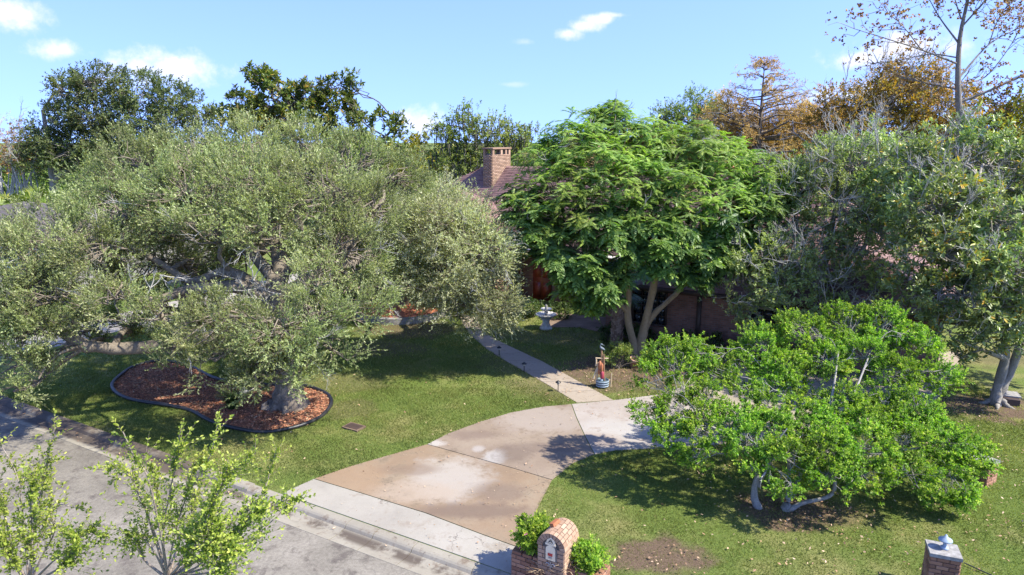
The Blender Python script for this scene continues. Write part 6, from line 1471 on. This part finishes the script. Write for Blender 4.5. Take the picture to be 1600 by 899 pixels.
# cream door with arched top, red mark, name plate
def arch_plate(name, w_, h_, y, z, mat, parent, t=.02):
    th = np.linspace(0, math.pi, 13); pr = [(-w_/2, 0), (w_/2, 0)]+[(math.cos(a)*w_/2, h_-w_/2+math.sin(a)*w_/2) for a in th]
    n = len(pr); vs = [(x, y-t, z+q) for x, q in pr]+[(x, y, z+q) for x, q in pr]; fs = [list(range(n)), list(range(2*n-1, n-1, -1))]+[[(i+1) % n, i, n+i, n+(i+1) % n] for i in range(n)]
    me = bpy.data.meshes.new(name); me.from_pydata(vs, [], fs); me.materials.append(mat); me.update(); return local_part(name, me, parent)
yf = -CDP/2-.006
arch_plate('door_surround', .24, .34, yf+.004, CZ-.25, M['mortar'], mx, .012); door = arch_plate('door', .18, .29, yf-.008, CZ-.23, M['cream'], mx, .016)
v, f = box_vf((0, yf-.030, CZ-.115), (.085, .012, .05)); me = mesh_of('red_mark', (v, f), M['red']); o = local_part('red_mark', me, door)
v, f = box_vf((0, yf-.032, CZ-.175), (.06, .02, .03)); local_part('handle', mesh_of('handle', (v, f), M['metal']), door)
v, f = box_vf((0, yf-.012, CZ+.075), (.20, .02, .035)); local_part('plate_ledge', mesh_of('plate_ledge', (v, f), M['cream']), mx)
# cream plate with a dark peaked emblem over the door
vs = [(-.085, yf-.014, CZ+.098), (.085, yf-.014, CZ+.098), (.075, yf-.014, CZ+.15), (0, yf-.014, CZ+.205), (-.075, yf-.014, CZ+.15)]; vs += [(x, y+.016, z) for x, y, z in vs]; pl_ = bpy.data.meshes.new('name_plate'); pl_.from_pydata(vs, [], [[0, 1, 2, 3, 4], [9, 8, 7, 6, 5]]+[[(i+1) % 5, i, 5+i, 5+(i+1) % 5] for i in range(5)]); pl_.materials.append(M['cream']); pl_.update(); plo = local_part('name_plate', pl_, mx)
em = Acc()
for (x0, z0, x1, z1) in ((-.04, .112, 0, .175), (.04, .112, 0, .175), (-.025, .132, .025, .132)):
    q = smooth_path([(x0, yf-.017, CZ+z0, .007), (x1, yf-.017, CZ+z1, .007)], 3); v, f = tube_vf(q[:, :3], q[:, 3], 5); em.add(v, f)
o = em.build('emblem', [M['black']]); o.parent = plo
# pale scrolled metal ornament below the door
orn = Acc()
for sx in (-1, 1):
    t = np.linspace(0, 5.2, 18); q = np.stack([sx*(.045+.04*np.cos(t)*(1-t/8)), np.full(18, yf-.02), CZ-.33+.045*np.sin(t)*(1-t/8)], -1); v, f = tube_vf(q, np.full(18, .010), 5); orn.add(v, f)
q = np.stack([np.zeros(6), np.full(6, yf-.02), CZ-.33+np.linspace(-.09, .08, 6)], -1); v, f = tube_vf(q, np.full(6, .011), 5); orn.add(v, f)
o = orn.build('scroll_ornament', [M['metal']]); o.parent = mx

q = mbx+U2*.28+W2*.30; bush('planter_shrub', 'bright green shrub with pink flowers in the planter left of the mailbox', (q.x, q.y, LAWN+PH-.08), .36, M['ligu'], 420, dict(ll=.062, lw=.032, cl=30, sl=.12, tint=.6), sq=.95, n=7, flowers=(9, noisy_mat('pink_petal', [(.3, (.55, .16, .20)), (.7, (.75, .36, .38))], 10, 40)))
q = mbx+U2*1.36+W2*.28; bush('planter_shrub', 'light green shrub in the planter right of the mailbox', (q.x, q.y, LAWN+PH-.08), .34, M['ligu'], 421, dict(ll=.055, lw=.028, cl=28, sl=.12, tint=.62), sq=.75, n=7)
q = mbx+U2*.72-W2*.13
tuft('dry_grass_clump', 'brown dried grass clump drooping before the mailbox', (q.x, q.y, LAWN+.25), 70, .5, .018, M['straw'], 33, spread=1.1)
q = mbx+U2*1.12+W2*.1; tuft('dry_grass_clump', 'brown dried grass clump between the mailbox and the right planter shrub', (q.x, q.y, LAWN+PH-.06), 60, .38, .016, M['straw'], 34, spread=1.1)

# brick pillar with a cap and a small lamp
tp = P(1475, 858, 10.85); pc = thing('brick_pillar', 'reddish brick pillar with a rough grey cap at the lower right', 'pillar', (tp.x, tp.y, LAWN)); pc.rotation_euler.z = ANG+.14; zt = tp.z-LAWN
brick_thing(pc, .47, .43, 0, zt-.07, M['brick'], rb_)
v, f = box_vf((0, 0, zt-.035), (.50, .46, .066)); o = local_part('cap', mesh_of('cap', (v, f), M['cap']), pc)
PFS = 1.45
pf = thing('post_light', 'small pale blue grey mushroom lamp on the brick pillar cap', 'lamp', (tp.x+.02, tp.y+.02, tp.z)); lathe_part('base', [(0, 0), (.065, 0), (.06, .02), (.028, .03), (.024, .10), (0, .10)], M['bluegrey'], pf, 16); lathe_part('hood', [(.02, .10), (.105, .108), (.10, .122), (.035, .15), (.014, .185), (0, .19)], M['bluegrey'], pf, 18); pf.scale = (1.1, 1.1, PFS)
# low brick pier half behind the bright shrub
tp = G(1541, 757); lp_ = thing('brick_pier', 'low brick pier with a pale cap at the right edge of the bright shrub', 'pier', (tp.x, tp.y+.18, LAWN)); lp_.rotation_euler.z = ANG-.35-.2
brick_thing(lp_, .44, .44, 0, .50, M['brick'], rb_); v, f = box_vf((0, 0, .53), (.47, .47, .055)); local_part('cap', mesh_of('cap', (v, f), M['cap']), lp_)
g = G(1575, 632); bk = thing('stone_block', 'low brown masonry block with a pale top beside the magnolia trunk', 'block', (g.x, g.y+.1, LAWN)); bk.rotation_euler.z = ANG+.1
v, f = box_vf((0, 0, .10), (.62, .42, .2)); local_part('block', mesh_of('block', (v, f), M['darkwood']), bk); v, f = box_vf((.02, .25, .225), (.72, .5, .04)); local_part('top_slab', mesh_of('top_slab', (v, f), M['cap']), bk)
g0 = G(1506, 884); g1 = G(1545, 900); g2 = G(1600, 925); q = smooth_path([(g0.x, g0.y, LAWN+.06, .012), (g1.x, g1.y, LAWN+.035, .012), (g2.x, g2.y, LAWN+.05, .012), (g2.x+1.5, g2.y-.6, LAWN+.04, .012)], 24); v, f = tube_vf(q[:, :3], q[:, 3], 6); A = Acc(); A.add(v, f); tag(A.build('garden_hose', [M['black']], smooth=True), 'thin black hose lying on the grass right of the brick pillar', 'hose')
# rocks by the oak foot
rng = np.random.default_rng(90)
g = G(432, 637)
v, f = lathe([(0, -.05), (.26, -.03), (.30, .06), (.24, .17), (.1, .22), (0, .23)], 9); v = v*(1+.14*rng.normal(0, 1, (len(v), 1))); o = tag(link('rock', mesh_of('rock', (v, f), M['mortar'])), 'dark rough rock at the foot of the big oak trunk', 'rock'); o.location = (g.x-.2, g.y-.05, LAWN)
for o in bpy.data.objects:
    if o.type == 'MESH' and o.parent is None and 'kind' not in o and 'category' not in o: print('UNTAGGED', o.name)
print('tris', sum(sum(len(p.vertices)-2 for p in o.data.polygons) if len(o.data.polygons) < 5000 else len(o.data.loops)-2*len(o.data.polygons) for o in bpy.data.objects if o.type == 'MESH'))
